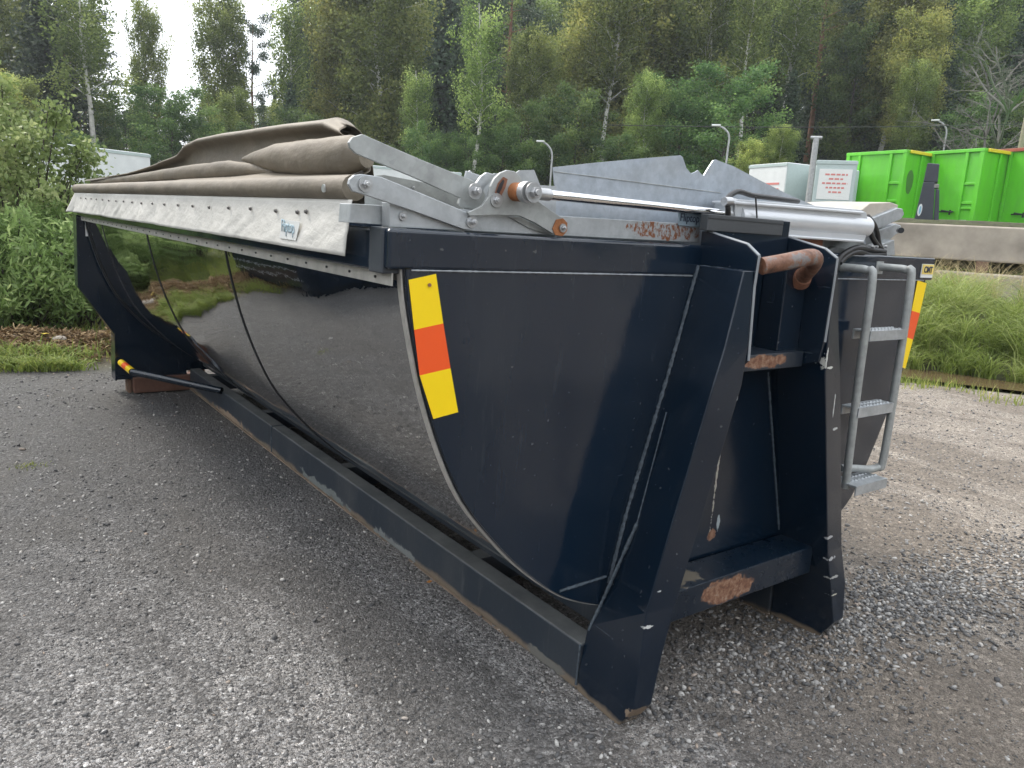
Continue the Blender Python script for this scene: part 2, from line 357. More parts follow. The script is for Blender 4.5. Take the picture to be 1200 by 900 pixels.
# ==================================================================================== GROUND
def make_ground():
    az = np.concatenate([np.linspace(-180, -62, 60)[:-1], np.linspace(-62, -4, 130)[:-1], np.linspace(-4, 76, 400)[:-1], np.linspace(76, 180, 60)])
    r = np.concatenate([np.linspace(.05, 3, 40)[:-1], np.linspace(3, 14, 150)[:-1], np.linspace(14, 40, 80)[:-1], np.geomspace(40, 900, 50)])
    A, Rr = np.meshgrid(np.radians(az), r); X = CAM[0]+Rr*np.sin(A); Y = CAM[1]+Rr*np.cos(A)
    Z = height(X, Y); V = np.stack([X, Y, Z], -1).reshape(-1, 3)
    na, nr = len(az), len(r); i = np.arange(nr-1)[:, None]*na + np.arange(na-1)[None, :]
    Fq = np.stack([i, i+1, i+1+na, i+na], -1).reshape(-1, 4)
    m, t, b = newmat('gravel lot and soil')
    v = ocoord(t)
    vor = nn(t, 'ShaderNodeTexVoronoi', {'Vector': v, 'Scale': 120.0, 'Randomness': 1.0}); cellr = nn(t, 'ShaderNodeSeparateXYZ', {0: vor.outputs['Color']})
    vor2 = nn(t, 'ShaderNodeTexVoronoi', {'Vector': v, 'Scale': 300.0}); c2 = nn(t, 'ShaderNodeSeparateXYZ', {0: vor2.outputs['Color']})
    big = noise(t, .55, 4, .55, v); med = noise(t, 3.2, 6, .65, v)
    x_ = nn(t, 'ShaderNodeSeparateXYZ', {0: v})
    # the lot is greyer and darker crushed stone beside the steel side, pale tan fines to the right
    side = ramp(t, mth(t, 'ADD', mth(t, 'MULTIPLY', x_.outputs[0], .1), mth(t, 'MULTIPLY', big, .28)), [(.27, 0), (.42, 1)])
    rear_dark = mth(t, 'MULTIPLY', ramp(t, mth(t, 'ADD', mth(t, 'MULTIPLY', x_.outputs[1], .1), mth(t, 'MULTIPLY', mth(t, 'SUBTRACT', med, .5), .2)), [(.05, 0), (.24, 1)]), mth(t, 'SUBTRACT', 1, side))  # darker and smoother towards the rear, left of the pale fines
    stone = ramp(t, cellr.outputs[0], [(0, (.06, .059, .06)), (.4, (.20, .195, .192)), (.75, (.38, .37, .365)), (1, (.68, .67, .66))])
    fines = ramp(t, c2.outputs[0], [(0, (.09, .085, .082)), (.5, (.27, .255, .245)), (1, (.58, .56, .54))])
    f = ramp(t, mth(t, 'ADD', cellr.outputs[1], mth(t, 'MULTIPLY', mth(t, 'SUBTRACT', med, .5), 1.6)), [(.40, 0), (.52, 1)])
    g = mixc(t, f, fines, stone)
    pale = ramp(t, c2.outputs[1], [(0, (.14, .115, .09)), (.5, (.42, .355, .29)), (1, (.72, .64, .55))])
    g = mixc(t, mth(t, 'MULTIPLY', side, .92), g, pale)
    g = mixc(t, mth(t, 'MULTIPLY', rear_dark, .70), g, (.045, .047, .052))
    g = mixc(t, mth(t, 'MULTIPLY', ramp(t, med, [(.35, 0), (.75, 1)]), .40), g, (.115, .105, .095))
    path = noise(t, .9, 5, .6, mapped(t, v, (1.6, .45, 1)), .6)
    g = mixc(t, mth(t, 'MULTIPLY', ramp(t, path, [(.46, 0), (.54, 1)]), .62), g, mixc(t, side, (.115, .108, .102), (.20, .165, .13)))
    vor3 = nn(t, 'ShaderNodeTexVoronoi', {'Vector': v, 'Scale': 62.0}); c3 = nn(t, 'ShaderNodeSeparateXYZ', {0: vor3.outputs['Color']})
    g = nn(t, 'ShaderNodeHueSaturation', {'Color': g, 'Value': ramp(t, c3.outputs[0], [(0, .72), (.7, 1.05), (.93, 1.2), (1, 1.8)])}).outputs[0]
    soil = ramp(t, noise(t, 4, 6, .7, v), [(.3, (.045, .038, .022)), (.6, (.09, .10, .035)), (.8, (.15, .13, .07))])
    tan = ramp(t, noise(t, 9, 6, .75, v), [(.3, (.07, .045, .03)), (.55, (.17, .11, .07)), (.75, (.30, .23, .15))])
    hill = ramp(t, noise(t, .3, 6, .7, v), [(.35, (.03, .035, .015)), (.6, (.075, .05, .035)), (.8, (.10, .08, .05))])
    zA = nn(t, 'ShaderNodeAttribute', attribute_name='zone').outputs['Vector']; zs = nn(t, 'ShaderNodeSeparateXYZ', {0: zA})
    col = mixc(t, zs.outputs[0], g, soil); col = mixc(t, zs.outputs[1], col, tan); col = mixc(t, zs.outputs[2], col, hill)
    t.links.new(col, b.inputs['Base Color'])
    rg = mth(t, 'SUBTRACT', .85, mth(t, 'MULTIPLY', rear_dark, .27)); t.links.new(rg, b.inputs['Roughness'])
    hgt = mth(t, 'ADD', mth(t, 'MULTIPLY', mth(t, 'SUBTRACT', .5, vor.outputs['Distance']), .8), mth(t, 'MULTIPLY', cellr.outputs[2], .5))
    hgt = mth(t, 'ADD', hgt, mth(t, 'MULTIPLY', vor2.outputs['Distance'], -.5)); hgt = mth(t, 'ADD', hgt, mth(t, 'MULTIPLY', med, 2.0))
    hgt = mth(t, 'ADD', hgt, mth(t, 'MULTIPLY', vor3.outputs['Distance'], -.9))
    bump(t, b, hgt, 1.0, .014)
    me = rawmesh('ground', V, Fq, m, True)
    Xf, Yf = V[:, 0], V[:, 1]; rr, aa = polar(Xf, Yf); e = lot_edge(aa)+fbm(Xf, Yf, 1.1, 3, 4)*1.2
    zone = np.zeros((len(V), 3), np.float32)
    zone[:, 0] = sstep(e-.05, e+.35, rr)
    heap = np.exp(-((rr*np.cos(np.radians(np.clip(aa, -60, 12)))-8.3)/.5)**2)*(aa < 14)*(aa > -6.5)
    zone[:, 1] = np.clip(heap*2, 0, 1)
    zone[:, 2] = sstep(36, 44, rr)
    a = me.attributes.new('zone', 'FLOAT_VECTOR', 'POINT'); a.data.foreach_set('vector', zone.ravel())
    o = bpy.data.objects.new('ground', me); COL.objects.link(o); props(o, kind='structure')
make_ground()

def make_stones():
    ph = (1+5**.5)/2
    iv = np.array([(-1, ph, 0), (1, ph, 0), (-1, -ph, 0), (1, -ph, 0), (0, -1, ph), (0, 1, ph), (0, -1, -ph), (0, 1, -ph), (ph, 0, -1), (ph, 0, 1), (-ph, 0, -1), (-ph, 0, 1)])/1.9
    it = np.array([(0, 11, 5), (0, 5, 1), (0, 1, 7), (0, 7, 10), (0, 10, 11), (1, 5, 9), (5, 11, 4), (11, 10, 2), (10, 7, 6), (7, 1, 8), (3, 9, 4), (3, 4, 2), (3, 2, 6), (3, 6, 8), (3, 8, 9), (4, 9, 5), (2, 4, 11), (6, 2, 10), (8, 6, 7), (9, 8, 1)])
    N = 52000
    az = RNG.uniform(0, 74, N); r = 1.2+RNG.beta(1.0, 1.9, N)*8.8
    x = CAM[0]+r*np.sin(np.radians(az)); y = CAM[1]+r*np.cos(np.radians(az))
    s = .0022+RNG.gamma(1.4, .0011, N)+(RNG.random(N) < .005)*RNG.uniform(.003, .009, N)
    s = s*(.65+.15*r)
    # coarse loose heap of crushed stone to the right of the front feet
    k = RNG.random(N) < .10
    x = np.where(k, 3.05+RNG.normal(0, .75, N), x); y = np.where(k, -.08+RNG.normal(0, .17, N)-(x-3.05)*.05, y)
    s = np.where(k, RNG.uniform(.004, .012, N), s)
    dens = vnoise(x, y, 1.3, 2); keep = (k | (RNG.random(N) < .25+dens*.9))
    keep &= (polar(x, y)[0] > 1.1)
    x, y, s = x[keep], y[keep], s[keep]; n = len(x); z = height(x, y)+s*.25
    q = RNG.normal(size=(n, 4)); q /= np.linalg.norm(q, axis=1)[:, None]; w_, a, b, c = q.T
    Rm = np.stack([1-2*(b*b+c*c), 2*(a*b-c*w_), 2*(a*c+b*w_), 2*(a*b+c*w_), 1-2*(a*a+c*c), 2*(b*c-a*w_), 2*(a*c-b*w_), 2*(b*c+a*w_), 1-2*(a*a+b*b)], -1).reshape(n, 3, 3)
    sc = np.stack([RNG.uniform(.8, 1.6, n), RNG.uniform(.6, 1.1, n), RNG.uniform(.4, .8, n)], -1)
    P = iv[None]*sc[:, None, :]*(1+RNG.uniform(-.2, .2, (n, 12, 1)))
    P = np.einsum('nij,nkj->nki', Rm, P)*s[:, None, None]; P[..., 2] *= .75
    P += np.stack([x, y, z], -1)[:, None, :]
    Fq = (it[None]+np.arange(n)[:, None, None]*12).reshape(-1, 3)
    m, t, b = newmat('loose crushed stone')
    a_ = nn(t, 'ShaderNodeAttribute', attribute_name='tint').outputs['Fac']
    t.links.new(ramp(t, a_, [(0, (.06, .06, .062)), (.45, (.16, .155, .15)), (.8, (.31, .30, .285)), (.95, (.48, .465, .44)), (1, (.34, .26, .2))]), b.inputs['Base Color'])
    b.inputs['Roughness'].default_value = .7
    me = rawmesh('gravel_stones', P.reshape(-1, 3), Fq, m, False, 3, np.repeat(RNG.random(n)**1.25, 12))
    o = bpy.data.objects.new('gravel_stones', me); COL.objects.link(o)
    props(o, 'loose grey crushed stones scattered over the gravel lot', 'gravel', kind='stuff')
make_stones()

# ==================================================================================== CONTAINER
C_ = empty('hooklift_container', 'black roll-off tipper body with mirror steel side, ladder and hook frame, standing on the gravel', 'container')
C_.rotation_euler = (TH, 0, 0)
X0 = 2.058                                     # centre line
prof = [(-1.205, -.112), (-1.197, -.179), (-1.171, -.299), (-1.136, -.426), (-1.080, -.573), (-1.009, -.709), (-.906, -.835), (-.813, -.930),
        (-.714, -1.013), (-.62, -1.075), (-.50, -1.125), (-.36, -1.160), (-.18, -1.178), (0, -1.182)]
def finer(p, n=3): 
    q = smoothpath([(a, 0, b) for a, b in p], n); return [(v.x, v.z) for v in q]
prof = finer(prof, 3)
far = finer([(0, -1.182), (.25, -1.178), (.50, -1.150), (.72, -1.100), (.86, -1.030), (.941, -.925), (1.046, -.718), (1.11, -.573), (1.142, -.479), (1.180, -.299), (1.197, -.179), (1.205, -.112)], 3)
full = prof + far[1:]
Y0, Y1 = 1.594, 6.44
def skin(a0, a1, name, mat, off=0.0, ylo=Y0, yhi=Y1, ny=60, thick=.005):
    pts = full[a0:a1]; V = []; Fs = []; n = len(pts)
    ys = [ylo+(yhi-ylo)*j/(ny-1) for j in range(ny)]
    def nor(i):
        p = pts[max(i-1, 0)]; q = pts[min(i+1, n-1)]; d = (q[0]-p[0], q[1]-p[1]); l = math.hypot(*d); return (d[1]/l, -d[0]/l)
    for s_ in (off, off-thick):
        for y in ys:
            for i, (a, b) in enumerate(pts):
                k = nor(i); V.append(L(X0+a+k[0]*s_, y, b+k[1]*s_))
    N = n*ny
    for j in range(ny-1):
        for i in range(n-1):
            q = j*n+i; Fs.append((q, q+1, q+1+n, q+n)); Fs.append((N+q, N+q+n, N+q+1+n, N+q+1))
    for i in range(n-1):
        Fs.append((i, N+i, N+i+1, i+1)); q = (ny-1)*n+i; Fs.append((q, q+1, N+q+1, N+q))
    for j in range(ny-1):
        q = j*n; Fs.append((q, q+n, N+q+n, N+q)); q = j*n+n-1; Fs.append((q, N+q, N+q+n, q+n))
    mb = MB(); mb.add(V, Fs); return mb.build(name, mat, C_, smooth=True)
nf = len(full); half = nf//2
# mirrored panels with seams, each seam a lapped strip
body = skin(0, nf, 'body_skin', m_mirror)
for ys in (2.99, 4.36, 5.72):
    s_ = skin(0, nf, 'seam_strip', m_mirror, off=.0045, ylo=ys, yhi=ys+.035, ny=2, thick=.0035)
    e_ = skin(0, nf, 'seam_lap', m_black, off=.0035, ylo=ys-.006, yhi=ys-.001, ny=2, thick=.003); e_.parent = s_
props(skin(0, nf, 'edge_trim', m_trim, off=.006, ylo=1.5925, yhi=1.612, ny=2, thick=.004), 'pale riveted edge trim along the front of the steel side')
skin(0, nf, 'edge_trim', m_black, off=.010, ylo=6.36, yhi=6.41, ny=2, thick=.009)
# lower painted belly strip between skin and rail
# front wall
mb = MB(); mb.prism([L(X0+a*.997, 1.582, b) for a, b in full], (0, .011, 0)); fw = mb.build('front_wall', m_wall, C_)
# rear frame
outl = [(.812, -.115), (.801, -.626), (.86, -.74), (1.03, -.993), (1.023, -1.344), (1.53, -1.344), (1.53, -1.30), (2*X0-1.53, -1.30), (2*X0-1.53, -1.344),
        (2*X0-1.023, -1.344), (2*X0-1.03, -.993), (2*X0-.86, -.74), (2*X0-.801, -.626), (2*X0-.812, -.115)]
mb = MB(); mb.prism([L(a, 6.445, b) for a, b in outl], (0, .02, 0)); rf = mb.build('rear_frame', m_navy, C_, bevel=.002)
for s_ in (0, 1):
    mb = MB()
    o_ = [(.801, -.115), (.790, -.63), (1.018, -.99), (1.011, -1.35)]
    o_ = [(a if not s_ else 2*X0-a, b) for a, b in o_]
    for (p, q) in zip(o_[:-1], o_[1:]):
        dx = .011 if not s_ else -.011
        mb.prism([L(p[0], 6.44, p[1]), L(q[0], 6.44, q[1]), L(q[0]+dx, 6.44, q[1]), L(p[0]+dx, 6.44, p[1])], (0, .16, 0))
    mb.build('frame_flange', m_navy, rf)
mb = MB(); mb.box(L(1.02, 6.43, -1.315), L(1.53, 6.60, -1.34)); mb.build('frame_flange', m_navy, rf)
# small label on the rear frame
mb = MB(); mb.box(L(.855, 6.439, -.13), L(.905, 6.4425, -.265)); st_ = mb.build('warning_sticker', m_white, rf)
mb = MB(); mb.box(L(.859, 6.436, -.135), L(.901, 6.4385, -.215)); mb.build('sticker_field', m_signy, rf)
mb = MB(); mb.prism([L(.866, 6.4345, -.155), L(.893, 6.4345, -.155), L(.885, 6.4345, -.178), L(.893, 6.4345, -.198), L(.866, 6.4345, -.198), L(.874, 6.4345, -.178)], (0, .001, 0)); mb.build('sticker_symbol', m_ink, rf)
# rims
mb = MB(); mb.box(L(.808, 1.578, -.022), L(3.308, 1.665, -.113)); fr = mb.build('front_rim', m_wall, C_, bevel=.008, seg=3)
for s_ in (-1, 1):
    xa, xb = (.806, .868) if s_ < 0 else (3.248, 3.310)
    mb = MB(); mb.box(L(xa, 1.667, -.024), L(xb, 6.40, -.121)); sr = mb.build('side_rim', m_navy, C_, bevel=.006)
    # pale cover strip with rivets
    xs = .829 if s_ < 0 else 3.287-.004
    mb = MB(); mb.box(L(xs, 1.60, -.1225), L(xs+.004 if s_ < 0 else xs, 6.42, -.152)) if s_ < 0 else mb.box(L(xs, 1.60, -.1225), L(xs+.004, 6.42, -.152))
    cs = mb.build('cover_strip', m_trim, C_)
    if s_ < 0:
        y = 1.68
        while y < 6.4: rv = MB(); rv.tube([L(xs-.004, y, -.137), L(xs+.001, y, -.137)], .0035, 6); y += .145; rv.build('rivet', m_black, cs)
mb = MB(); mb.box(L(.808, 6.40, -.022), L(3.308, 6.465, -.113)); mb.build('rear_rim', m_navy, C_, bevel=.006)
# near rim corner: worn sleeve at the lap joint
mb = MB(); mb.box(L(.8035, 1.60, -.020), L(.869, 1.669, -.1245)); mb.build('rim_corner_sleeve', m_rail, C_, bevel=.004)
def weld(pts, r=.005, mat=None, parent=None, name='weld_seam'):
    mb = MB(); P = []
    pts = [Vector(p) for p in pts]
    for a, b in zip(pts[:-1], pts[1:]):
        n = max(2, int((b-a).length/.008))
        for k in range(n): P.append(a+(b-a)*k/n)
    P.append(pts[-1]); rr = [r*(.7+.6*random.random()) for _ in P]
    mb.tube(P, rr, 6); return mb.build(name, mat or m_weld, parent or C_, smooth=True)
weld([L(.87, 1.5805, -.114), L(1.83, 1.5805, -.1135)], .0022, m_edge)
weld([L(2.30, 1.5805, -.114), L(3.24, 1.5805, -.1135)], .0018, m_edge)
weld([L(1.40, 1.5815, -1.041), L(1.585, 1.5815, -1.037)], .005)

# posts (A frame) ------------------------------------------------------------
def mir(x, s): return x if s < 0 else 2*X0-x
YF, YB = 1.41, 1.581
for s_ in (-1, 1):
    # hollow welded post: front outer, front inner, back inner, back outer at each level
    lv = [(-1.42, (1.512, 1.405), (1.585, 1.40), (1.60, 1.60), (1.524, 1.602)), (-1.34, (1.515, 1.355), (1.587, 1.35), (1.60, 1.60), (1.524, 1.602)),
          (-1.20, (1.528, 1.36), (1.622, 1.36), (1.635, 1.59), (1.545, 1.60)), (-1.06, (1.556, 1.38), (1.665, 1.368), (1.667, 1.581), (1.60, 1.581)),
          (-.84, (1.615, 1.38), (1.727, 1.367), (1.725, 1.581), (1.647, 1.581)), (-.41, (1.735, 1.38), (1.846, 1.366), (1.846, 1.581), (1.770, 1.581)),
          (-.30, (1.770, 1.382), (1.856, 1.368), (1.856, 1.581), (1.799, 1.581)), (-.082, (1.822, 1.388), (1.8585, 1.382), (1.8585, 1.581), (1.852, 1.581))]
    nodes = [(q[4][0], q[0]) for q in lv]
    outer_spot = [(L(1.53, 1.37, -1.32), (.05, .03, .012), (.5, .5, .48), .5, 60)]
    mp = paint('navy post paint near' if s_ < 0 else 'navy post paint far', rough=.16, dirt=.2, low=.045,
               spots=([(L(1.563, 1.355, -1.10), (.030, .03, .006), (.5, .5, .48), .5, 70), (L(1.60, 1.37, -1.00), (.010, .03, .003), (.45, .45, .43), .5, 70),
                       (L(1.55, 1.355, -1.37), (.05, .04, .03), (.22, .16, .11), .6, 30)] if s_ < 0 else
                      [(L(2.30, 1.375, -.385), (.022, .03, .004), (.5, .5, .46), .6, 60), (L(2.268, 1.372, -.35), (.004, .03, .04), (.5, .5, .46), .6, 60), (L(2.36, 1.375, -.52), (.004, .03, .05), (.42, .42, .40), .8, 60), (L(2.39, 1.375, -.60), (.022, .03, .005), (.42, .42, .40), .6, 60),
                       (L(2.455, 1.37, -1.00), (.022, .03, .005), (.34, .34, .34), .8, 60), (L(2.48, 1.37, -1.085), (.028, .03, .006), (.34, .34, .34), .8, 60), (L(2.51, 1.37, -1.16), (.028, .03, .006), (.34, .34, .32), .7, 60), (L(2.52, 1.36, -1.23), (.02, .03, .003), (.4, .38, .3), .7, 60)]))
    mb = MB(); V = []
    for z_, *cs_ in lv:
        V += [L(mir(x_, s_), y_, z_) for x_, y_ in cs_]
    Fs = []
    for k in range(len(nodes)-1):
        for e in range(4): Fs.append((k*4+e, k*4+(e+1) % 4, (k+1)*4+(e+1) % 4, (k+1)*4+e))
    Fs += [(3, 2, 1, 0), tuple((len(nodes)-1)*4+e for e in range(4))]
    mb.add(V, Fs); post = mb.build('post', mp, C_, bevel=.0035)
    # bright worn front edge
    weld([L(mir(xo, s_)+.004*s_, YB-.004, zo) for xo, zo in nodes[3:]], .0058, m_weld, post)
    pass
    weld([L(mir(1.5225, s_), 1.604, -1.262), L(mir(1.5225, s_), 1.607, -1.40)], .004, m_weld, post)
    weld([L(mir(1.722, s_), 1.53, -.517), L(mir(1.632, s_), 1.52, -.852)], .0022, m_weld, post)
    weld([L(mir(1.632, s_), 1.52, -.852), L(mir(1.588, s_), 1.555, -1.03), L(mir(1.543, s_), 1.592, -1.212)], .0055, m_weld, post)
    # upright guide plate at the top carrying the bail
    xp = mir(1.866, s_)
    gp = [(1.588, .020), (1.578, .021), (1.421, -.010), (1.377, -.040), (1.381, -.13), (1.370, -.34), (1.398, -.372), (1.577, -.372), (1.588, -.1)]
    if s_ > 0: gp = [(1.588, .020), (1.569, .022), (1.417, -.010), (1.372, -.037), (1.372, -.12), (1.374, -.30), (1.382, -.365), (1.577, -.42), (1.588, -.1)]
    mb = MB(); mb.prism([L(xp-.006, y, z) for y, z in gp], (.012, 0, 0)); g_ = mb.build('guide_plate', mp, C_, bevel=.0015)
    ed = gp[1:6]
    mb = MB()
    for (a, b) in zip(ed[:-1], ed[1:]):
        mb.tube([L(xp, a[0]-.001, a[1]+.001), L(xp, b[0]-.001, b[1]+.001)], .0042, 6)
    mb.build('worn_edge', m_edge, g_)
    weld([L(mir(1.86, s_)+.004*s_, 1.575, -.083), L(mir(1.86, s_)+.004*s_, 1.42, -.086)], .004, m_weld, g_)
# box behind the bail, rising above the rim
mb = MB(); mb.box(L(1.876, 1.548, .070), L(2.240, 1.572, -.43)); bp_ = mb.build('back_plate', m_navy, C_, bevel=.002)
m_panel = paint('dusty grey navy paint', base=(.045, .05, .055), rough=.42, dirt=.5)
mb = MB(); mb.box(L(1.832, 1.545, .071), L(2.200, 1.575, .0225)); bx_ = mb.build('top_box', m_panel, C_, bevel=.002)
mb = MB(); mb.box(L(1.832, 1.5435, .060), L(2.200, 1.5450, .058)); mb.build('lap_line', m_black, bx_)
# hook bail
ph = smoothpath([L(1.884, 1.378, -.068), L(1.95, 1.356, -.054), L(2.02, 1.342, -.040), L(2.065, 1.342, -.035), L(2.10, 1.352, -.041), L(2.135, 1.378, -.058), L(2.165, 1.412, -.080), L(2.20, 1.458, -.108)], 6)
m_bail, t_, b_ = newmat('rusty bail with rubbed grey steel'); v_ = ocoord(t_)
t_.links.new(ramp(t_, noise(t_, 22, 6, .7, v_), [(.34, (.06, .032, .024)), (.45, (.17, .075, .042)), (.53, (.22, .115, .075)), (.58, (.17, .165, .165)), (.72, (.27, .21, .17))]), b_.inputs['Base Color']); b_.inputs['Roughness'].default_value = .55
bump(t_, b_, noise(t_, 60, 5, .7, v_), .4, .004)
mb = MB(); mb.tube(ph, .0245, 18); hb = mb.build('hook_bail', m_bail, C_, smooth=True)
mb = MB(); mb.tube([L(2.188, 1.440, -.098), L(2.202, 1.461, -.109)], [.0275, .036], 18); mb.build('weld_collar', m_rust, hb, smooth=True)
mb = MB(); mb.box(L(2.13, 1.462, -.045), L(2.243, 1.547, -.40)); mb.build('bail_bracket', m_navy, C_, bevel=.004)
# shelf bar with worn rust
m_shelf = paint('navy shelf paint with rust', rough=.3, dirt=.4, spots=[(L(2.03, 1.43, -.362), (.12, .04, .022), 'rust', .35, 30)])
mb = MB(); mb.box(L(1.90, 1.432, -.338), L(2.235, 1.56, -.388)); mb.build('shelf_bar', m_shelf, C_, bevel=.002)
# crossbar
m_cross = paint('navy crossbar paint with rust', rough=.22, dirt=.3, spots=[(L(1.985, 1.43, -1.11), (.135, .03, .047), 'rust', .35, 22), (L(1.80, 1.50, -1.058), (.10, .06, .01), (.14, .12, .09), .6, 20)])
mb = MB(); mb.box(L(1.66, 1.430, -1.058), L(2.46, 1.56, -1.160)); mb.build('crossbar', m_cross, C_, bevel=.004)
# lower wall between posts, with scratch
m_mid = paint('navy lower wall paint, scratched', rough=.15, dirt=.2, spots=[(L(2.045, 1.57, -.74), (.0048, .02, .20), (.34, .31, .26), 1.0, 55), (L(2.052, 1.57, -.985), (.022, .02, .022), 'rust', .5, 40), (L(2.083, 1.57, -.945), (.009, .02, .03), (.30, .34, .35), .4, 40), (L(2.103, 1.57, -.511), (.004, .02, .013), (.4, .4, .38), .4, 50)])
pl_ = [(1.86, -.39), (2.256, -.39), (2.45, -1.06), (1.664, -1.06)]
mb = MB(); mb.prism([L(a, 1.568, b) for a, b in pl_], (0, .011, 0)); mb.build('lower_wall_plate', m_mid, C_)
weld([L(2.25, 1.567, -.43), L(2.445, 1.567, -1.04)], .004)

m_wear = plain('bare worn steel edge', (.30, .23, .17), .7, 0, .4, 14, .2)
# rails ----------------------------------------------------------------------
for s_ in (-1, 1):
    sg = -s_
    mb = MB()
    xo, xi = mir(1.525, s_), mir(1.605, s_)
    mb.box(L(xo, 1.603, -1.262), L(xi, 6.32, -1.42)); rl = mb.build('rail', m_rail, C_, bevel=.007, seg=3)
    weld([L(xo-.002*sg, 4.42, -1.263), L(xo-.002*sg, 4.42, -1.42)], .004, m_weld, rl)
    weld([L(xo-.002*sg, 4.42, -1.2605), L(xi, 4.42, -1.2605)], .004, m_weld, rl)
    mb = MB(); xa, xb = mir(1.523, s_), mir(1.61, s_)
    mb.box(L(xa-.004*sg, 1.60, -1.4215), L(xb, 6.32, -1.4265)); mb.build('wear_strip', m_wear, rl)
mb = MB(); 
for y in np.arange(2.3, 6.3, 1.25):
    cm = MB(); cm.box(L(1.607, float(y), -1.275), L(2*X0-1.607, float(y)+.08, -1.39)); cm.build('cross_member', m_rail, C_, bevel=.003)
# belly channel that the skin rests on
for s_ in (-1, 1):
    mb = MB(); x1, x2 = mir(1.65, s_), mir(1.70, s_)
    mb.box(L(x1, 1.62, -1.165), L(x2, 6.42, -1.262)); mb.build('belly_channel', m_rail, C_)
# side bumper bar at the rear
for s_ in (-1, 1):
    A_ = PY(141, 424, 6.42); B_ = PY(155.5, 436, 5.95); E_ = PX(260, 458, 1.52)
    if s_ > 0: A_, B_, E_ = [(2*X0-q[0], q[1], q[2]) for q in (A_, B_, E_)]
    A_, B_, E_ = Vector(A_), Vector(B_), Vector(E_)
    mb = MB(); mb.tube(smoothpath([A_, A_.lerp(B_, .9), B_, B_.lerp(E_, .1), E_], 5), .024, 12); bb = mb.build('bumper_bar', m_navy, C_, smooth=True)
    for k, mt in enumerate((m_yellow, m_orange, m_yellow)):
        mb = MB(); mb.tube([A_.lerp(B_, .08+k*.30), A_.lerp(B_, .38+k*.30)], .0255, 14); mb.build('reflective_tape', mt, bb, smooth=True)
# reflective tapes on front wall
def wallquad(p, mat, parent, name='tape_field', Yq=1.5795):
    mb = MB(); mb.prism([PY(a, b, Yq) for a, b in p], (0, .0012, 0)); return mb.build(name, mat, parent)
t1 = wallquad([(479, 328), (511, 321), (519.5, 379), (485.5, 386.5)], m_yellow, C_, 'reflective_marker')
for i_, (q, mt) in enumerate((([(485.5, 386.5), (519.5, 379), (528, 431.5), (492, 440)], m_orange), ([(492, 440), (528, 431.5), (537, 483), (508, 491)], m_yellow))): wallquad(q, mt, t1)
mb = MB(); mb.tube([PY(503.5, 334, 1.5795), PY(503.5, 334, 1.5755)], .0045, 10); mb.build('rivet', m_rust, t1)
t2 = wallquad([(1075.5, 328.5), (1086, 332), (1078, 367), (1068.5, 364)], m_yellow, C_, 'reflective_marker')
wallquad([(1068.5, 364), (1078, 367), (1070, 398), (1063, 395.5)], m_orange, t2); wallquad([(1063, 395.5), (1070, 398), (1061, 432), (1056, 430)], m_yellow, t2)
def text(s, name, mat, parent, origin, xdir, zdir, width, height, th=.0008, bold=0):
    cu = bpy.data.curves.new(name, 'FONT'); cu.body = s; cu.size = 1; cu.offset = bold
    o = bpy.data.objects.new(name, cu); COL.objects.link(o); dg = bpy.context.evaluated_depsgraph_get(); dg.update()
    me = bpy.data.meshes.new_from_object(o.evaluated_get(dg)); bpy.data.objects.remove(o)
    co = np.array([v.co[:] for v in me.vertices]); mn, mxx = co.min(0), co.max(0); xd, zd = Vector(xdir).normalized(), Vector(zdir).normalized(); og = Vector(origin)
    for v in me.vertices:
        u = (v.co.x-mn[0])/(mxx[0]-mn[0])*width; q = (v.co.y-mn[1])/(mxx[1]-mn[1])*height; v.co = og+xd*u+zd*q
    me.name = name; me.materials.clear(); me.materials.append(mat); ob = bpy.data.objects.new(name, me); COL.objects.link(ob)
    if parent: ob.parent = parent
    so_ = ob.modifiers.new('solid', 'SOLIDIFY'); so_.thickness = th; so_.offset = 0
    return ob
# CMT sign plate on the far end of the rim
cp = MB(); cp.box(L(3.198, 1.574, -.047), L(3.294, 1.5765, -.102)); cmt = cp.build('sign_plate', m_white, C_); props(cmt, 'small CMT sign plate at the far end of the front rim')
mb = MB(); mb.box(L(3.201, 1.572, -.049), L(3.291, 1.5735, -.088)); mb.build('sign_field', m_signy, cmt)
text('CMT', 'sign_letters', m_ink, cmt, L(3.212, 1.5705, -.082), (1, 0, 0), (0, 0, 1), .068, .026, bold=.03)

# ladder -----------------------------------------------------------------------
lad = MB(); YL = 1.452; xl, xr = 2.618, 2.884
p1 = [L(xl, 1.58, -.072), L(xl, 1.52, -.072), L(xl, 1.475, -.076), L(xl, YL, -.11), L(xl+.01, YL, -.45), L(xl+.035, YL, -.875)]
lad.tube(smoothpath(p1, 6), .0145, 12)
ld = lad.build('ladder', m_galvd, C_, smooth=True)
p2 = [L(xr, 1.58, -.066), L(xr, 1.52, -.066), L(xr, 1.475, -.07), L(xr, YL, -.105), L(xr+.012, YL, -.5), L(xr+.012, YL, -.80), L(xr+.002, YL+.01, -.828), L(xr-.04, YL+.02, -.834), L(xl+.15, YL+.035, -.825), L(xl+.06, YL+.045, -.815)]
l2 = MB(); l2.tube(smoothpath(p2, 6), .0145, 12); l2.build('stile', m_galvd, ld, smooth=True)
b2 = MB(); b2.box(L(xr-.03, 1.575, -.045), L(xr+.02, 1.5815, -.092)); b2.build('bracket', m_galvd, ld)
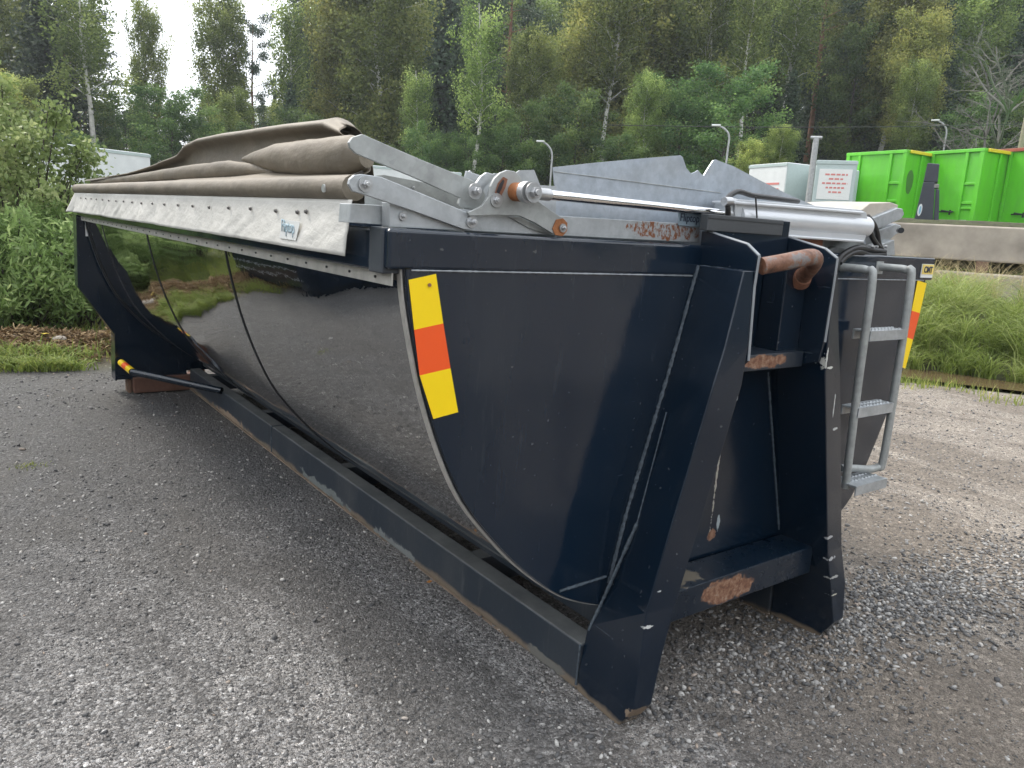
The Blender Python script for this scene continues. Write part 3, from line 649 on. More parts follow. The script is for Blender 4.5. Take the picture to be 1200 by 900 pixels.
for zc in (-.285, -.565, -.852):
    rg = MB()
    if zc > -.8: 
        rg.box(L(xl+.012, YL-.018, zc), L(xr-.012, YL+.05, zc-.006)); rg.box(L(xl+.012, YL-.018, zc-.006), L(xr-.012, YL-.013, zc-.036)); rg.box(L(xl+.012, YL+.045, zc-.006), L(xr-.012, YL+.05, zc-.036))
    else:
        rg.box(L(xl+.02, YL-.05, zc), L(xr-.03, YL+.05, zc-.006)); rg.box(L(xl+.02, YL-.05, zc-.006), L(xr-.03, YL-.045, zc-.036)); rg.box(L(xl+.02, YL+.045, zc-.006), L(xr-.03, YL+.05, zc-.036))
    for k in range(9):
        for j in (0, 1):
            xx = xl+.045+k*(xr-xl-.06)/9; yy = YL-.005+j*.03
            rg.tube([L(xx+.006*j, yy, zc), L(xx+.006*j, yy, zc+.005)], [.007, .005], 6)
    rg.build('rung', m_galv, ld)

# ---- cover: flap, roll, folded tarpaulin ------------------------------------
def grid(name, fn, nu, nv, mat, parent=C_, thick=.002, smooth=True):
    V = [fn(i/(nu-1), j/(nv-1)) for j in range(nv) for i in range(nu)]
    Fs = [(j*nu+i, j*nu+i+1, (j+1)*nu+i+1, (j+1)*nu+i) for j in range(nv-1) for i in range(nu-1)]
    mb = MB(); mb.add(V, Fs); o = mb.build(name, mat, parent, smooth=False)
    o.data.polygons.foreach_set('use_smooth', [True]*len(o.data.polygons))
    if thick: s_ = o.modifiers.new('solid', 'SOLIDIFY'); s_.thickness = thick; s_.offset = 0
    return o
def N2(a, b, s=1, sd=0): return float(fbm(np.array([a]), np.array([b]), s, 3, sd)[0])
def flap(u, v):      # u along length, v downwards
    ytop = 1.735+u*(6.36-1.735); ybot = 1.752+u*(6.52-1.752); y = ytop+(ybot-ytop)*v
    z = .037-v*.132+(.008*N2(y, 0, 1.7, 3) if v > .5 else 0); x = .790-.010*v+.024*v*N2(y, z, 4.5, 1)+.008*N2(y+z*3, z, 14, 2)*v - (.03*max(0, u-.97)/.03*v)
    return L(x, y, z)
m_snap = plain('dull snap fastener', (.12, .115, .11), .5, .3)
m_paleprint = plain('faded blue print', (.38, .50, .56), .6, 0, .2, 60, 0)
fl = grid('canvas_flap', flap, 300, 14, m_flap)
mb = MB(); 
for px, py in [(95.3, 232), (100.9, 232.5), (107.3, 233), (113.3, 233.5), (120.4, 234), (128, 235), (136.4, 235.5), (145.3, 236), (155.3, 237), (166, 238), (179, 238.5), (193, 239.5), (209, 240.3), (226.3, 241.5), (245.7, 243), (268.4, 243.5), (294, 244.5), (323.7, 247), (349, 248.5), (359.3, 248)]:
    c_ = Vector(PX(px, py, .782)); mb = MB(); mb.tube([c_, c_+Vector((-.006, 0, 0))], [.007, .004], 10); mb.build('snap', m_snap, fl, smooth=True)
a_ = Vector(PX(330, 279, .776)); b_ = Vector(PX(352, 281, .776)); c_ = Vector(PX(329, 258.5, .776))
mb = MB(); mb.prism([PX(328, 279, .7752), PX(347, 282, .7752), PX(352, 260, .7752), PX(331, 257, .7752)], (-.0012, 0, 0)); tg = mb.build('maker_label', m_white, fl)
text('Fliptop', 'label_letters', m_paleprint, tg, PX(330, 275.5, .7730), (0, -1, -.03), (0, .06, 1), .098, .045, bold=.02)
rp = [L(.803+.004*N2(y, 0, 2, 5), y, .066+.004*N2(y, 2, 1.5, 6)) for y in np.linspace(1.755, 6.36, 90)]
mb = MB(); mb.tube(rp, [.031+.003*N2(y[1], 1, 2.2, 8) for y in rp], 16); ro = mb.build('canvas_roll', m_brown, C_, smooth=True)
mb = MB(); mb.tube([L(.774, 1.86, .062), L(.769, 1.86, .062)], .010, 12); mb.build('grommet', m_bolt, ro)
rdg = [(1.80, .165), (1.88, .205), (2.10, .262), (2.45, .272), (3.07, .279), (3.40, .277), (3.58, .262), (3.72, .222), (4.2, .190), (4.85, .160), (5.6, .148), (6.32, .138)]
def ridge(y): return float(np.interp(y, [a for a, _ in rdg], [b for _, b in rdg]))
def heap_(u, v):     # v from the roll up over the ridge and down inside; u along length
    y = 1.835+u*(6.34-1.835)
    y += .10*sstep(0, .5, v)*(1-u)**6*1.6
    zr = ridge(y); 
    xr_ = .90+.10*float(sstep(1.9, 2.4, y))
    k2 = float(sstep(2.6, 3.0, y))
    pts = [(.822, .094), (.885+.02*N2(y, 1, 1, 2), .094+(zr-.094)*.18), (.900, .094+(zr-.094)*.45), (.895, .094+(zr-.094)*.72), (.862, .094+(zr-.094)*.86), (.885, .094+(zr-.094)*.955), (xr_-.02, zr), (xr_+.02, zr-.015), (xr_+.05, zr-.07), (xr_+.07, .05), (xr_+.08, -.02)]
    t = v*(len(pts)-1); i = min(int(t), len(pts)-2); f = t-i
    q0 = pts[max(i-1, 0)]; q1 = pts[i]; q2 = pts[i+1]; q3_ = pts[min(i+2, len(pts)-1)]
    x, z = [.5*(2*q1[c]+(q2[c]-q0[c])*f+(2*q0[c]-5*q1[c]+4*q2[c]-q3_[c])*f*f+(3*q1[c]-q0[c]-3*q2[c]+q3_[c])*f**3) for c in (0, 1)]
    a = math.sin(math.pi*min(v*1.6, 1))
    fold = .014*N2(y*.8+z*5, z*3+y*.3, 1.6, 11)*a + .007*N2(y*2.2-z*9, z*6, 2.2, 12)*a; crease = 0
    x += (-fold*.6-crease); z += fold*.35
    return L(x, y, z)
hp = grid('folded_canvas', heap_, 230, 56, m_brown)
# two long rolled folds lying under the lip, tapering against each other
def foldtube(keys, n=90, nm='cloth_fold'):
    P = []; rr = []
    for k in range(n):
        t = k/(n-1)*(len(keys)-1); i = min(int(t), len(keys)-2); f = t-i; q = [keys[i][c]*(1-f)+keys[i+1][c]*f for c in range(4)]
        P.append(q[:3]); rr.append(q[3])
    P = smoothpath([L(*q) for q in P], 1); V = []; Fs = []; seg = 26
    for k, (q, r_) in enumerate(zip(P, rr)):
        for j in range(seg):
            a = 2*math.pi*j/seg; wr = 1+.16*N2(q[1]*2.5+math.cos(a)*.8, math.sin(a)*.9+7, 2.0, 21)+.22*N2(q[1]*7, a*.4, 1.3, 23)*.35
            V.append((q[0]+math.cos(a)*r_*.75*wr, q[1], q[2]+math.sin(a)*r_*wr-.10*r_*math.cos(a)))
    for k in range(len(P)-1):
        for j in range(seg): Fs.append((k*seg+j, k*seg+(j+1) % seg, (k+1)*seg+(j+1) % seg, (k+1)*seg+j))
    Fs.append(tuple(range(seg))); Fs.append(tuple((len(P)-1)*seg+j for j in range(seg)))
    m_ = MB(); m_.add(V, Fs); o = m_.build(nm, m_brown, hp, smooth=True); return o
foldtube([(.872, 1.835, .150, .030), (.868, 1.90, .150, .050), (.866, 2.15, .152, .053), (.868, 2.45, .160, .043), (.874, 2.70, .168, .022), (.884, 2.86, .172, .006)])
foldtube([(.886, 2.50, .118, .006), (.874, 2.68, .132, .018), (.866, 2.95, .138, .030), (.868, 3.5, .135, .030), (.872, 4.3, .128, .024), (.878, 5.3, .120, .018), (.885, 6.28, .113, .010)])
# pale inner hem lying along the ridge towards the rear, and the pale tip near the front
m_hem = plain('pale tarpaulin lining', (.52, .50, .46), .6, 0, .15, 10, .2)
mb = MB()
def hem(u, v):
    y = 3.72+u*(6.40-3.72); zr = ridge(y); return L(.90+.10*v-.05*u*(1-v), y, zr-.012+.010*v+.004*N2(y, 0, 3, 3))
grid('hem', hem, 60, 4, m_hem, hp, .004)
mb = MB(); mb.prism([PX(372, 149, 1.02), PX(382, 145.5, 1.02), (PX(409, 157.5, .98)), (PX(398, 160, .98))], (.01, 0, .0)); mb.build('lining_tip', m_hem, hp)
# dark sheet across the fold end, painted as the shade inside the opening
mb = MB(); mb.prism([PY(408, 207, 1.84), PY(425, 200, 1.84), PY(446, 236, 1.84), PY(436, 240, 1.84), PY(410, 212, 1.84)], (0, .01, 0)); mb.build('fold_end', plain('shade inside the fold', (.05, .042, .035), .8), hp)

# ---- lid mechanism at the front ---------------------------------------------
def Z1(u, v): return (380+u/3.75, 140+v/3.75)
def tr(pts, Y, th, name, mat, parent=C_, bev=.0015):
    mb = MB(); mb.prism([PY(a, b, Y) for a, b in pts], (0, th, 0)); return mb.build(name, mat, parent, bevel=bev)
# gable sheet
gab = [(652, 286), (651, 225), (648, 196), (700, 190.5), (760, 185), (797.5, 182), (800, 184), (804.5, 197), (810, 203.5), (815, 201.5), (818, 199.5), (822, 204), (825, 205.5), (830, 197), (836, 188), (839, 187), (860, 195), (890, 211), (920, 226), (945, 237), (1010, 262), (1016, 293), (830, 288)]
gb = tr(gab, 1.672, .004, 'lid_gable', galv('bluish galvanised sheet', (.50, .56, .63), .38, .45), bev=0)
props(gb, 'notched bluish galvanised gable sheet behind the cylinder')
weld([PY(650, 201, 1.670), PY(790, 219, 1.670), PY(845, 226, 1.670)], .0012, m_galvd, gb, 'fold_line')
tr([(545, 212), (547, 203), (551, 199.5), (556, 205), (572, 207), (580, 203), (604, 203), (609, 199.5), (626, 199), (633, 217), (652, 218), (651, 284), (545, 281)], 1.668, .004, 'lid_gable', m_galv, bev=0)
tr([(440, 206), (450, 205), (513, 217), (548, 227), (548, 272), (428, 262), (428, 215)], 1.71, .004, 'lid_gable', m_galvd, bev=0)
# sill rail along the front
tr([(411, 238.5), (456, 241), (456, 264), (409, 261)], 1.655, .06, 'sill_rail', m_galv)
sl = tr([(456.5, 237), (520, 243), (560, 247), (640, 252), (820, 263), (820, 284.5), (456.5, 266)], 1.612, .04, 'sill_rail', m_galvl)
mb = MB(); mb.box(L(1.58, 1.609, .066), L(1.875, 1.6115, -.0)); 
st = tr([(795, 247), (829, 249), (829, 267), (795, 264)], 1.606, .0015, 'maker_label', m_stick)
text('Fliptop', 'label_letters', m_ink, st, PY(797, 262, 1.6035), (1, 0, -.0), (0, 0, 1), .083, .030)
# arms
def zp(l): return [Z1(*q) for q in l]
ua = tr(zp([(108, 100), (125, 78), (168, 64), (300, 122), (430, 178), (590, 243), (640, 262), (690, 290), (708, 330), (700, 362), (680, 388), (660, 398), (600, 385), (590, 370), (598, 345), (380, 248), (140, 150), (115, 125)]), 1.640, .010, 'lid_arm', m_galvd)
la = tr(zp([(107, 285), (112, 262), (132, 244), (165, 240), (250, 252), (420, 322), (640, 413), (672, 430), (670, 462), (640, 485), (610, 482), (400, 405), (165, 327), (125, 315)]), 1.598, .010, 'lid_arm', m_galv)
lk = tr(zp([(655, 300), (690, 250), (715, 232), (745, 240), (735, 265), (705, 300), (690, 345), (665, 350)]), 1.610, .010, 'lid_link', m_galv)
tr(zp([(618, 255), (625, 225), (700, 250), (690, 262), (655, 275)]), 1.655, .006, 'lid_link', m_galv)
ck = tr(zp([(630, 408), (660, 396), (695, 378), (722, 340), (730, 295), (750, 258), (775, 234), (805, 222), (838, 228), (862, 250), (878, 290), (905, 330), (950, 365), (1000, 402), (1060, 440), (1072, 480), (1050, 514), (1005, 502), (930, 456), (862, 424), (760, 420), (640, 424)]), 1.584, .009, 'crank_plate', m_galvd)
props(ck, 'curved crank plate with a rusty slot')
tr(zp([(752, 322), (765, 280), (788, 252), (806, 262), (796, 300), (778, 336), (762, 340)]), 1.581, .0022, 'slot', m_rust, ck, 0)
tr(zp([(757, 318), (770, 285), (786, 264), (792, 270), (782, 300), (768, 328)]), 1.5795, .001, 'slot_shadow_gap', m_black, ck, 0)
tr(zp([(810, 428), (860, 428), (1000, 500), (960, 498), (900, 478)]), 1.606, .006, 'lid_link', m_galvd)
def bolt(px, py, Y, r, out=.018, mat=None, parent=C_, washer=True, wm=None):
    c = Vector(PY(px, py, Y)); mb = MB()
    mb.tube([c+Vector((0, 0, 0)), c+Vector((0, -out*.7, 0))], r*.55, 6); mb.tube([c+Vector((0, -out*.7, 0)), c+Vector((0, -out, 0))], r*.32, 12)
    o = mb.build('bolt', mat or m_bolt, parent, bevel=.001)
    if washer: mw_ = MB(); mw_.tube([c, c+Vector((0, -.0035, 0))], r, 24); mw_.build('washer', wm or mat or m_bolt, parent, smooth=True)
    return o
bolt(*Z1(180, 285), 1.597, .0165, parent=la); bolt(*Z1(662, 315), 1.606, .019, .022, parent=ua)
bolt(*Z1(755, 355), 1.583, .017, .014, parent=ck); bolt(*Z1(645, 450), 1.597, .014, .024, parent=la)
tr(zp([(1020, 440), (1050, 434), (1070, 455), (1068, 490), (1048, 514), (1015, 508), (1003, 480)]), 1.581, .0025, 'washer', m_rustor, ck)
bolt(*Z1(1047, 477), 1.5795, .011, .014, parent=ck, washer=True); bolt(*Z1(345, 425), 1.611, .010, .010, parent=sl); bolt(*Z1(390, 300), 1.709, .008, .006, parent=C_, washer=False)
c0 = Vector(PY(*Z1(850, 318), 1.560)); c1 = Vector(PY(*Z1(905, 320), 1.520))
mb = MB(); mb.tube([Vector(PY(*Z1(838, 318), 1.584)), Vector(PY(*Z1(880, 320), 1.540))], .0225, 20); bs = mb.build('bushing', m_rustor, ck, smooth=True)
mb = MB(); mb.tube([Vector(PY(*Z1(882, 319), 1.541)), Vector(PY(*Z1(905, 320), 1.520))], .026, 20); mb.build('washer', m_bolt, ck, smooth=True)
bolt(*Z1(918, 321), 1.514, .024, .022, parent=ck)
# piston rod, cylinder
r0 = Vector(PY(*Z1(935, 326), 1.545)); r1 = Vector(PY(853, 250.5, 1.600))
mb = MB(); mb.tube([r0, r0.lerp(r1, .05)], .015, 16); re_ = mb.build('rod_end', m_bolt, C_, smooth=True)
mb = MB(); mb.tube([r0.lerp(r1, .04), r0.lerp(r1, .975)], .0125, 20); mb.build('piston_rod', m_chrome, C_, smooth=True)
cyl = [(861, 233), (1008, 245.5), (1015.5, 249), (1018, 262), (1014, 281), (1008, 284), (862, 273)]
cy = tr(cyl, 1.575, .004, 'cylinder_housing', m_alu)
props(cy, 'long silver cylinder housing with lipped edges')
# rounded belly of the housing between the two lips
A0, A1 = Vector(PY(861, 254, 1.60)), Vector(PY(1013, 266, 1.60))
mb = MB(); mb.tube([A0, A1], .0385, 28); mb.build('cylinder_tube', m_alu, cy, smooth=True)
for (a, b) in (((861, 235.5), (1013, 248)), ((861, 271), (1013, 281.5))):
    mb = MB(); p, q = Vector(PY(*a, 1.563)), Vector(PY(*b, 1.563)); mb.prism([p, q, q+Vector((0, 0, -.009)), p+Vector((0, 0, -.009))], (0, .09, 0)); mb.build('housing_lip', m_alu, cy, bevel=.003)
mb = MB(); p = Vector(PY(858, 253, 1.58)); mb.box(p+Vector((-.020, 0, -.042)), p+Vector((.012, .06, .042))); hd = mb.build('cylinder_head', m_galv, cy, bevel=.006)
mb = MB(); p = Vector(PY(851, 250.5, 1.60)); mb.tube([p+Vector((-.012, 0, 0)), p+Vector((.02, 0, 0))], .022, 18); mb.build('gland', m_bolt, cy, smooth=True)
for dx, dz in ((-.015, .038), (.0, .04), (-.02, -.036)):
    mb = MB(); q = p+Vector((dx-.012, -.02, dz)); mb.tube([q, q+Vector((.022, 0, 0))], .0085, 6); mb.build('bolt', m_bolt, hd)
mb = MB(); mb.tube(smoothpath([PY(853, 256, 1.56), PY(853, 243, 1.55), PY(851, 236, 1.56), PY(856, 229, 1.57), PY(866, 224.5, 1.58), PY(882, 229, 1.59), PY(905, 232, 1.60), PY(935, 236, 1.62)], 6), .0085, 10); mb.build('hose', m_rubber, C_, smooth=True)
mb = MB(); mb.tube([PY(848.5, 236, 1.545), PY(856.5, 236, 1.545)], .013, 12); mb.build('hose_fitting', m_bolt, hd, smooth=True)
mb = MB(); mb.tube([PY(885.5, 230, 1.556), PY(887, 254, 1.555), PY(886, 274, 1.556)], .0028, 6); mb.build('cable_tie', m_rubber, cy)
# far end of the cover: profiles seen end on, frame bits, hoses
ep = tr([(1018, 257), (1052, 243.5), (1058, 244.5), (1060, 251), (1056, 257), (1022, 271)], 1.78, .08, 'lid_profile', m_galv, bev=.004)
tr([(1010, 246), (1020, 238), (1044, 237), (1053, 240), (1052, 244), (1018, 257)], 1.80, .30, 'lid_profile', plain('dusty beige profile top', (.5, .45, .38), .6), bev=.004)
tr([(1022, 272), (1050, 262), (1056, 264), (1057, 272), (1050, 275), (1040, 284), (1030, 288)], 1.80, .06, 'lid_profile', m_galv, bev=.004)
mb = MB(); mb.tube([PY(1054, 270, 1.77), PY(1056, 270, 1.70)], .012, 12); mb.build('bolt', m_black, ep)
tr([(1028, 288), (1048, 281), (1049, 299), (1034, 300)], 1.76, .05, 'lid_profile', m_galv, bev=.002)
tr([(958, 303), (968, 294), (980, 289), (1000, 292), (1012, 300), (1012, 306), (960, 308)], 1.62, .05, 'lid_bracket', m_galvd, bev=.002)
tr([(930, 276), (965, 276), (964, 290), (948, 292), (936, 283)], 1.60, .05, 'lid_bracket', m_rust, bev=.002)
tr([(918, 272), (1010, 283), (1035, 300), (960, 296), (918, 288)], 1.645, .012, 'lid_bracket', m_galvd, bev=.002)
for P_ in ([(1017, 254), (1024, 263), (1028, 274), (1030, 286), (1034, 294)], [(1037, 295), (1022, 293), (1008, 290), (996, 293), (985, 301), (980, 312), (978, 322)], [(1037, 298), (1020, 299), (1006, 295), (994, 299), (984, 308)], [(1019, 266), (1022, 278), (1030, 290)]):
    mb = MB(); mb.tube(smoothpath([PY(a, b, 1.60+.01*i) if a > 1010 else PY(a, b, 1.575) for i, (a, b) in enumerate(P_)], 6), .010, 10); mb.build('hose', m_rubber, C_, smooth=True)
mb = MB(); 
for px in (1022, 1026, 1037): 
    c = Vector(PY(px, 289, 1.60)); mb.tube([c, c+Vector((0, -.01, 0))], .005, 8)
mb.build('bolt_row', m_bolt, C_)

# timber blocks under the rear frame
tb = MB()
tb.box((1.13, 4.93, .0), (1.62, 5.08, .118)); tbo = tb.build('timber_block', plain('red brown timber', (.16, .08, .055), .85, 0, .4, 14, .5), None, bevel=.006)
props(tbo, 'red brown timber block under the near rear corner of the container', 'timber')
tb = MB(); tb.box((1.10, 5.0, -.01), (1.125, 5.12, .10)); tb.box((1.60, 5.10, 0), (1.70, 5.25, .13)); 
tbo = tb.build('timber_block', m_wood, None, bevel=.004); props(tbo, 'grey weathered timber offcut behind the red brown block', 'timber')

# ==================================================================================== BACKGROUND
LANDM = [(-999, 'outside the left edge'), (0, 'over the left shrub'), (100, 'over the left trailer'), (182, 'over the tarpaulin rear'), (290, 'over the tarpaulin front'),
         (410, 'over the lid arms'), (520, 'over the crank plate'), (610, 'over the left gable sheet'), (720, 'over the gable notch'), (835, 'over the cylinder housing'), (880, 'over the pale box bodies'),
         (985, 'over the left green container'), (1066, 'over the middle green container'), (1153, 'over the right green container'), (1201, 'outside the right edge')]
ORD = ['first', 'second', 'third', 'fourth', 'fifth', 'sixth', 'seventh', 'eighth', 'ninth', 'tenth', 'eleventh', 'twelfth']
def landmark(px):
    s = LANDM[0][1]
    for a, b in LANDM:
        if px >= a: s = b
    return s
def quads(P, N_, size, aspect, tint, rnd=None):
    """leaf cards: centres P (n,3); random orientation"""
    n = len(P); a = RNG.normal(size=(n, 3)); a /= np.linalg.norm(a, axis=1)[:, None]
    if rnd is not None: a = a*(1-rnd[0])+np.array(rnd[1])*rnd[0]; a /= np.linalg.norm(a, axis=1)[:, None]
    b = RNG.normal(size=(n, 3)); b -= a*np.sum(a*b, 1)[:, None]; b /= np.linalg.norm(b, axis=1)[:, None]
    s = size*RNG.uniform(.6, 1.35, n)[:, None]
    V = np.stack([P-a*s, P-b*s*aspect+a*s*.1, P+a*s, P+b*s*aspect+a*s*.1], 1).reshape(-1, 3)
    return V, np.arange(n*4).reshape(-1, 4), np.repeat(tint, 4)
bark_w = plain('birch bark', (.66, .64, .59), .8, 0, .5, 6, .2); bark_d = plain('dark bark', (.075, .06, .05), .9, 0, .4, 6, .3)
bark_p = plain('reddish pine bark', (.22, .115, .07), .9, 0, .4, 6, .3); bark_g = plain('bare grey wood', (.19, .178, .16), .85, 0, .3, 6, .2)
lf_birch = leafmat('birch leaves', (.09, .125, .035), (.23, .29, .085), (.40, .44, .14), .55)
lf_gold = leafmat('yellowing birch leaves', (.14, .155, .045), (.32, .36, .11), (.50, .48, .15), .55)
lf_spruce = leafmat('spruce needles', (.028, .045, .028), (.055, .082, .045), (.09, .12, .06), .2)
lf_pine = leafmat('pine needles', (.035, .058, .036), (.075, .11, .06), (.12, .155, .08), .2)
lf_broad = leafmat('broad leaves', (.055, .10, .035), (.13, .205, .065), (.24, .32, .10), .5)
lf_shrub = leafmat('willow leaves', (.11, .17, .05), (.27, .38, .13), (.48, .58, .25), .5, .45)
lf_sap = leafmat('sapling leaves', (.13, .19, .06), (.29, .38, .14), (.50, .56, .26), .5, .45)

def limbs(mb, H, n, r0, h0, h1, rise, length):
    ends = []
    for i in range(n):
        h = H*(h0+(h1-h0)*(i+.5)/n); a = i*2.4+random.random(); l = length(h/H)*random.uniform(.7, 1.1)
        d = Vector((math.cos(a), math.sin(a), rise)); p = Vector((0, 0, h)); q = p+d*l*.5; e = p+Vector((d.x*l, d.y*l, d.z*l*.9-l*.1))
        mb.tube([p, q, e], [r0*(1-h/H*.8)*.45, r0*.22*(1-h/H*.6), r0*.06], 5, cap=False); ends.append((p, q, e))
    return ends
def proto(kind, seed):
    random.seed(seed); global RNG; RNG = np.random.default_rng(seed)
    H = 16.0; tb_ = MB(); P = []; T = []
    def clump(c, n, s, t, zs=1.0):
        c = np.array(c); q = RNG.normal(size=(n, 3))*np.array([s, s, s*zs])*.5; P.append(c+q); T.append(np.clip(t+RNG.normal(0, .18, n)+q[:, 2]/s*.16, 0, 1))
    if kind in ('birch', 'gold', 'thin'):
        wob = [Vector((.25*math.sin(h*.9+seed), .25*math.cos(h*.7+seed), H*h/8)) for h in range(9)]; wob[0] = Vector((0, 0, -1))
        tb_.tube(wob, [.20*(1-h/8.6) + .014 for h in range(9)], 7)
        n = 26 if kind == 'thin' else 46
        prof_ = lambda t: (2.45 if kind != 'thin' else 1.9)*math.sin(math.pi*min(1, max(.04, (1-t)*1.02+.06))**.75)**.8
        en = limbs(tb_, H, n, .15, (.34 if kind == 'gold' else .26) if kind != 'thin' else .52, .96, .75, lambda t: prof_(t)*.95)
        for p, q, e in en:
            b = RNG.uniform(.15, .85)
            for k in range(7 if kind != 'thin' else 4):
                f = random.uniform(.35, 1.1); c = p.lerp(e, f)+Vector((random.gauss(0, .3), random.gauss(0, .3), random.gauss(0, .3)))
                clump(c, 62 if kind != 'thin' else 40, .62, b+RNG.normal(0, .1))
                clump(c-Vector((0, 0, .6)), 36, .36, b-.1, 2.4)
        size, asp, mat, bark = .085, .7, (lf_gold if kind == 'gold' else lf_birch), bark_w
    elif kind == 'spruce':
        tb_.tube([(0, 0, -1), (0, 0, H*.5), (0, 0, H)], [.22, .13, .015], 7)
        for i in range(44):
            t = (i+.5)/44; h = H*(.06+.94*t); L_ = 2.9*(1-t)**.85+.18
            for k in range(8):
                a = 2*math.pi*k/8+i*1.3+random.uniform(-.3, .3); l = L_*random.uniform(.65, 1.15); m_ = max(6, int(l*26)); f = RNG.uniform(.1, 1, m_)
                b = RNG.uniform(.1, .7)
                x = math.cos(a)*l*f; y = math.sin(a)*l*f; z = h-.35*l*f+.22*l*f*f
                q = np.stack([x, y, z], 1)+RNG.normal(size=(m_, 3))*np.array([.13, .13, .12])*(1+.6*l*(1-f)[:, None]*.5); P.append(q); T.append(np.clip(b+(f-.5)*.5+RNG.normal(0, .12, m_), 0, 1))
            if i % 3 == 0: limbs(tb_, H, 1, .05, h/H, h/H+.001, -.1, lambda t: L_)
        size, asp, mat, bark = .13, .55, lf_spruce, bark_d
    elif kind == 'pine':
        tb_.tube([(0, 0, -1), (.15, .1, H*.3), (-.1, .15, H*.65), (0, 0, H*.97)], [.21, .17, .12, .02], 8)
        for p, q, e in limbs(tb_, H, 24, .16, .42, .97, .35, lambda t: 2.7*math.sin(math.pi*min(.97, (1-t)*1.3+.12))**.7+.3):
            b = RNG.uniform(.15, .8)
            for k in range(5): clump(p.lerp(e, random.uniform(.4, 1.08)), 95, .62, b+RNG.normal(0, .1), .6)
        size, asp, mat, bark = .095, .45, lf_pine, bark_p
    elif kind == 'broad':
        tb_.tube([(0, 0, -1), (.1, 0, H*.3), (0, .1, H*.6), (0, 0, H*.9)], [.2, .16, .1, .02], 7)
        for p, q, e in limbs(tb_, H, 40, .16, .08, .95, .55, lambda t: 4.0*math.sin(math.pi*min(.98, (1-t)*.82+.10))**.6):
            b = RNG.uniform(.1, .85)
            for k in range(6): clump(p.lerp(e, random.uniform(.35, 1.08)), 82, .85, b+RNG.normal(0, .1), .75)
        size, asp, mat, bark = .105, .75, lf_broad, bark_d
    elif kind == 'dead':
        def br(p, d, l, r, dep):
            pts = [p]; q = p; dd = d.copy()
            for k in range(4):
                dd = (dd+Vector((random.gauss(0, .16), random.gauss(0, .16), random.gauss(0, .12)+.02))).normalized(); q = q+dd*l/4; pts.append(q)
            tb_.tube(pts, [r*(1-.17*k) for k in range(5)], 5 if dep < 2 else 3, cap=False)
            if dep < 4:
                for k in range(11 if dep == 0 else 5):
                    b = pts[random.choice([1, 2, 3, 4])]; nd = (dd+Vector((random.gauss(0, .8), random.gauss(0, .8), random.gauss(0, .5)+.1))).normalized(); br(b, nd, l*random.uniform(.30, .5)*(1.0 if dep else .9), r*.5, dep+1)
        br(Vector((0, 0, -1)), Vector((0, 0, 1)), 12, .15, 0)
        return tb_, None, bark_g, None, H
    P = np.concatenate(P); T = np.concatenate(T)
    V, Fq, tt = quads(P, None, size, asp, T)
    return tb_, (V, Fq, tt), bark, mat, H
PROTO = {}
NAMES = {'birch': ('birch_tree', 'birch'), 'gold': ('birch_tree', 'birch'), 'thin': ('birch_tree', 'birch'), 'spruce': ('spruce_tree', 'spruce'), 'pine': ('pine_tree', 'pine'), 'broad': ('broadleaf_tree', 'tree'), 'dead': ('dead_tree', 'dead tree')}
DESC = {'birch': 'green birch', 'gold': 'yellowing birch', 'thin': 'slender birch', 'spruce': 'dark spruce', 'pine': 'reddish pine', 'broad': 'bushy broadleaf tree', 'dead': 'bare grey dead tree'}
def get_proto(kind, var):
    k = (kind, var)
    if k not in PROTO:
        tb_, cr_, bark, mat, H = proto(kind, 100+var*17+hash(kind) % 1 + len(kind)*3)
        t = tb_.build('trunk', bark, None, smooth=True); tm = t.data; bpy.data.objects.remove(t)
        cm_ = rawmesh('crown', cr_[0], cr_[1], mat, False, 4, cr_[2]) if cr_ else None
        PROTO[k] = (tm, cm_, H)
    return PROTO[k]
ALLT = []
def tree(kind, px, top, r, var=0, wf=1.0, row='front row', lean=0.0, label=None):
    x, y = XY(px, r); zb = hz(x, y)-.1; ht = max(1.5, ZW(px, top, r)-zb); tm, cm_, H = get_proto(kind, var)
    nm, cat = NAMES[kind]
    t = bpy.data.objects.new(nm, None); COL.objects.link(t); t.location = (x, y, zb); t.rotation_euler = (lean, 0, random.uniform(0, 6.28))
    s = ht/H; ws = s**.65*wf*(1.0 if ht > 6 else 1.15); t.scale = (ws, ws, s)
    a = bpy.data.objects.new('trunk', tm); COL.objects.link(a); a.parent = t
    if cm_: b = bpy.data.objects.new('crown', cm_); COL.objects.link(b); b.parent = t
    props(t, label, cat, {'front row': 'trees at the forest edge', 'middle row': 'trees in the middle of the forest', 'back row': 'trees at the back of the forest'}[row])
    ALLT.append((t, kind, px, row, label)); return t
random.seed(3)
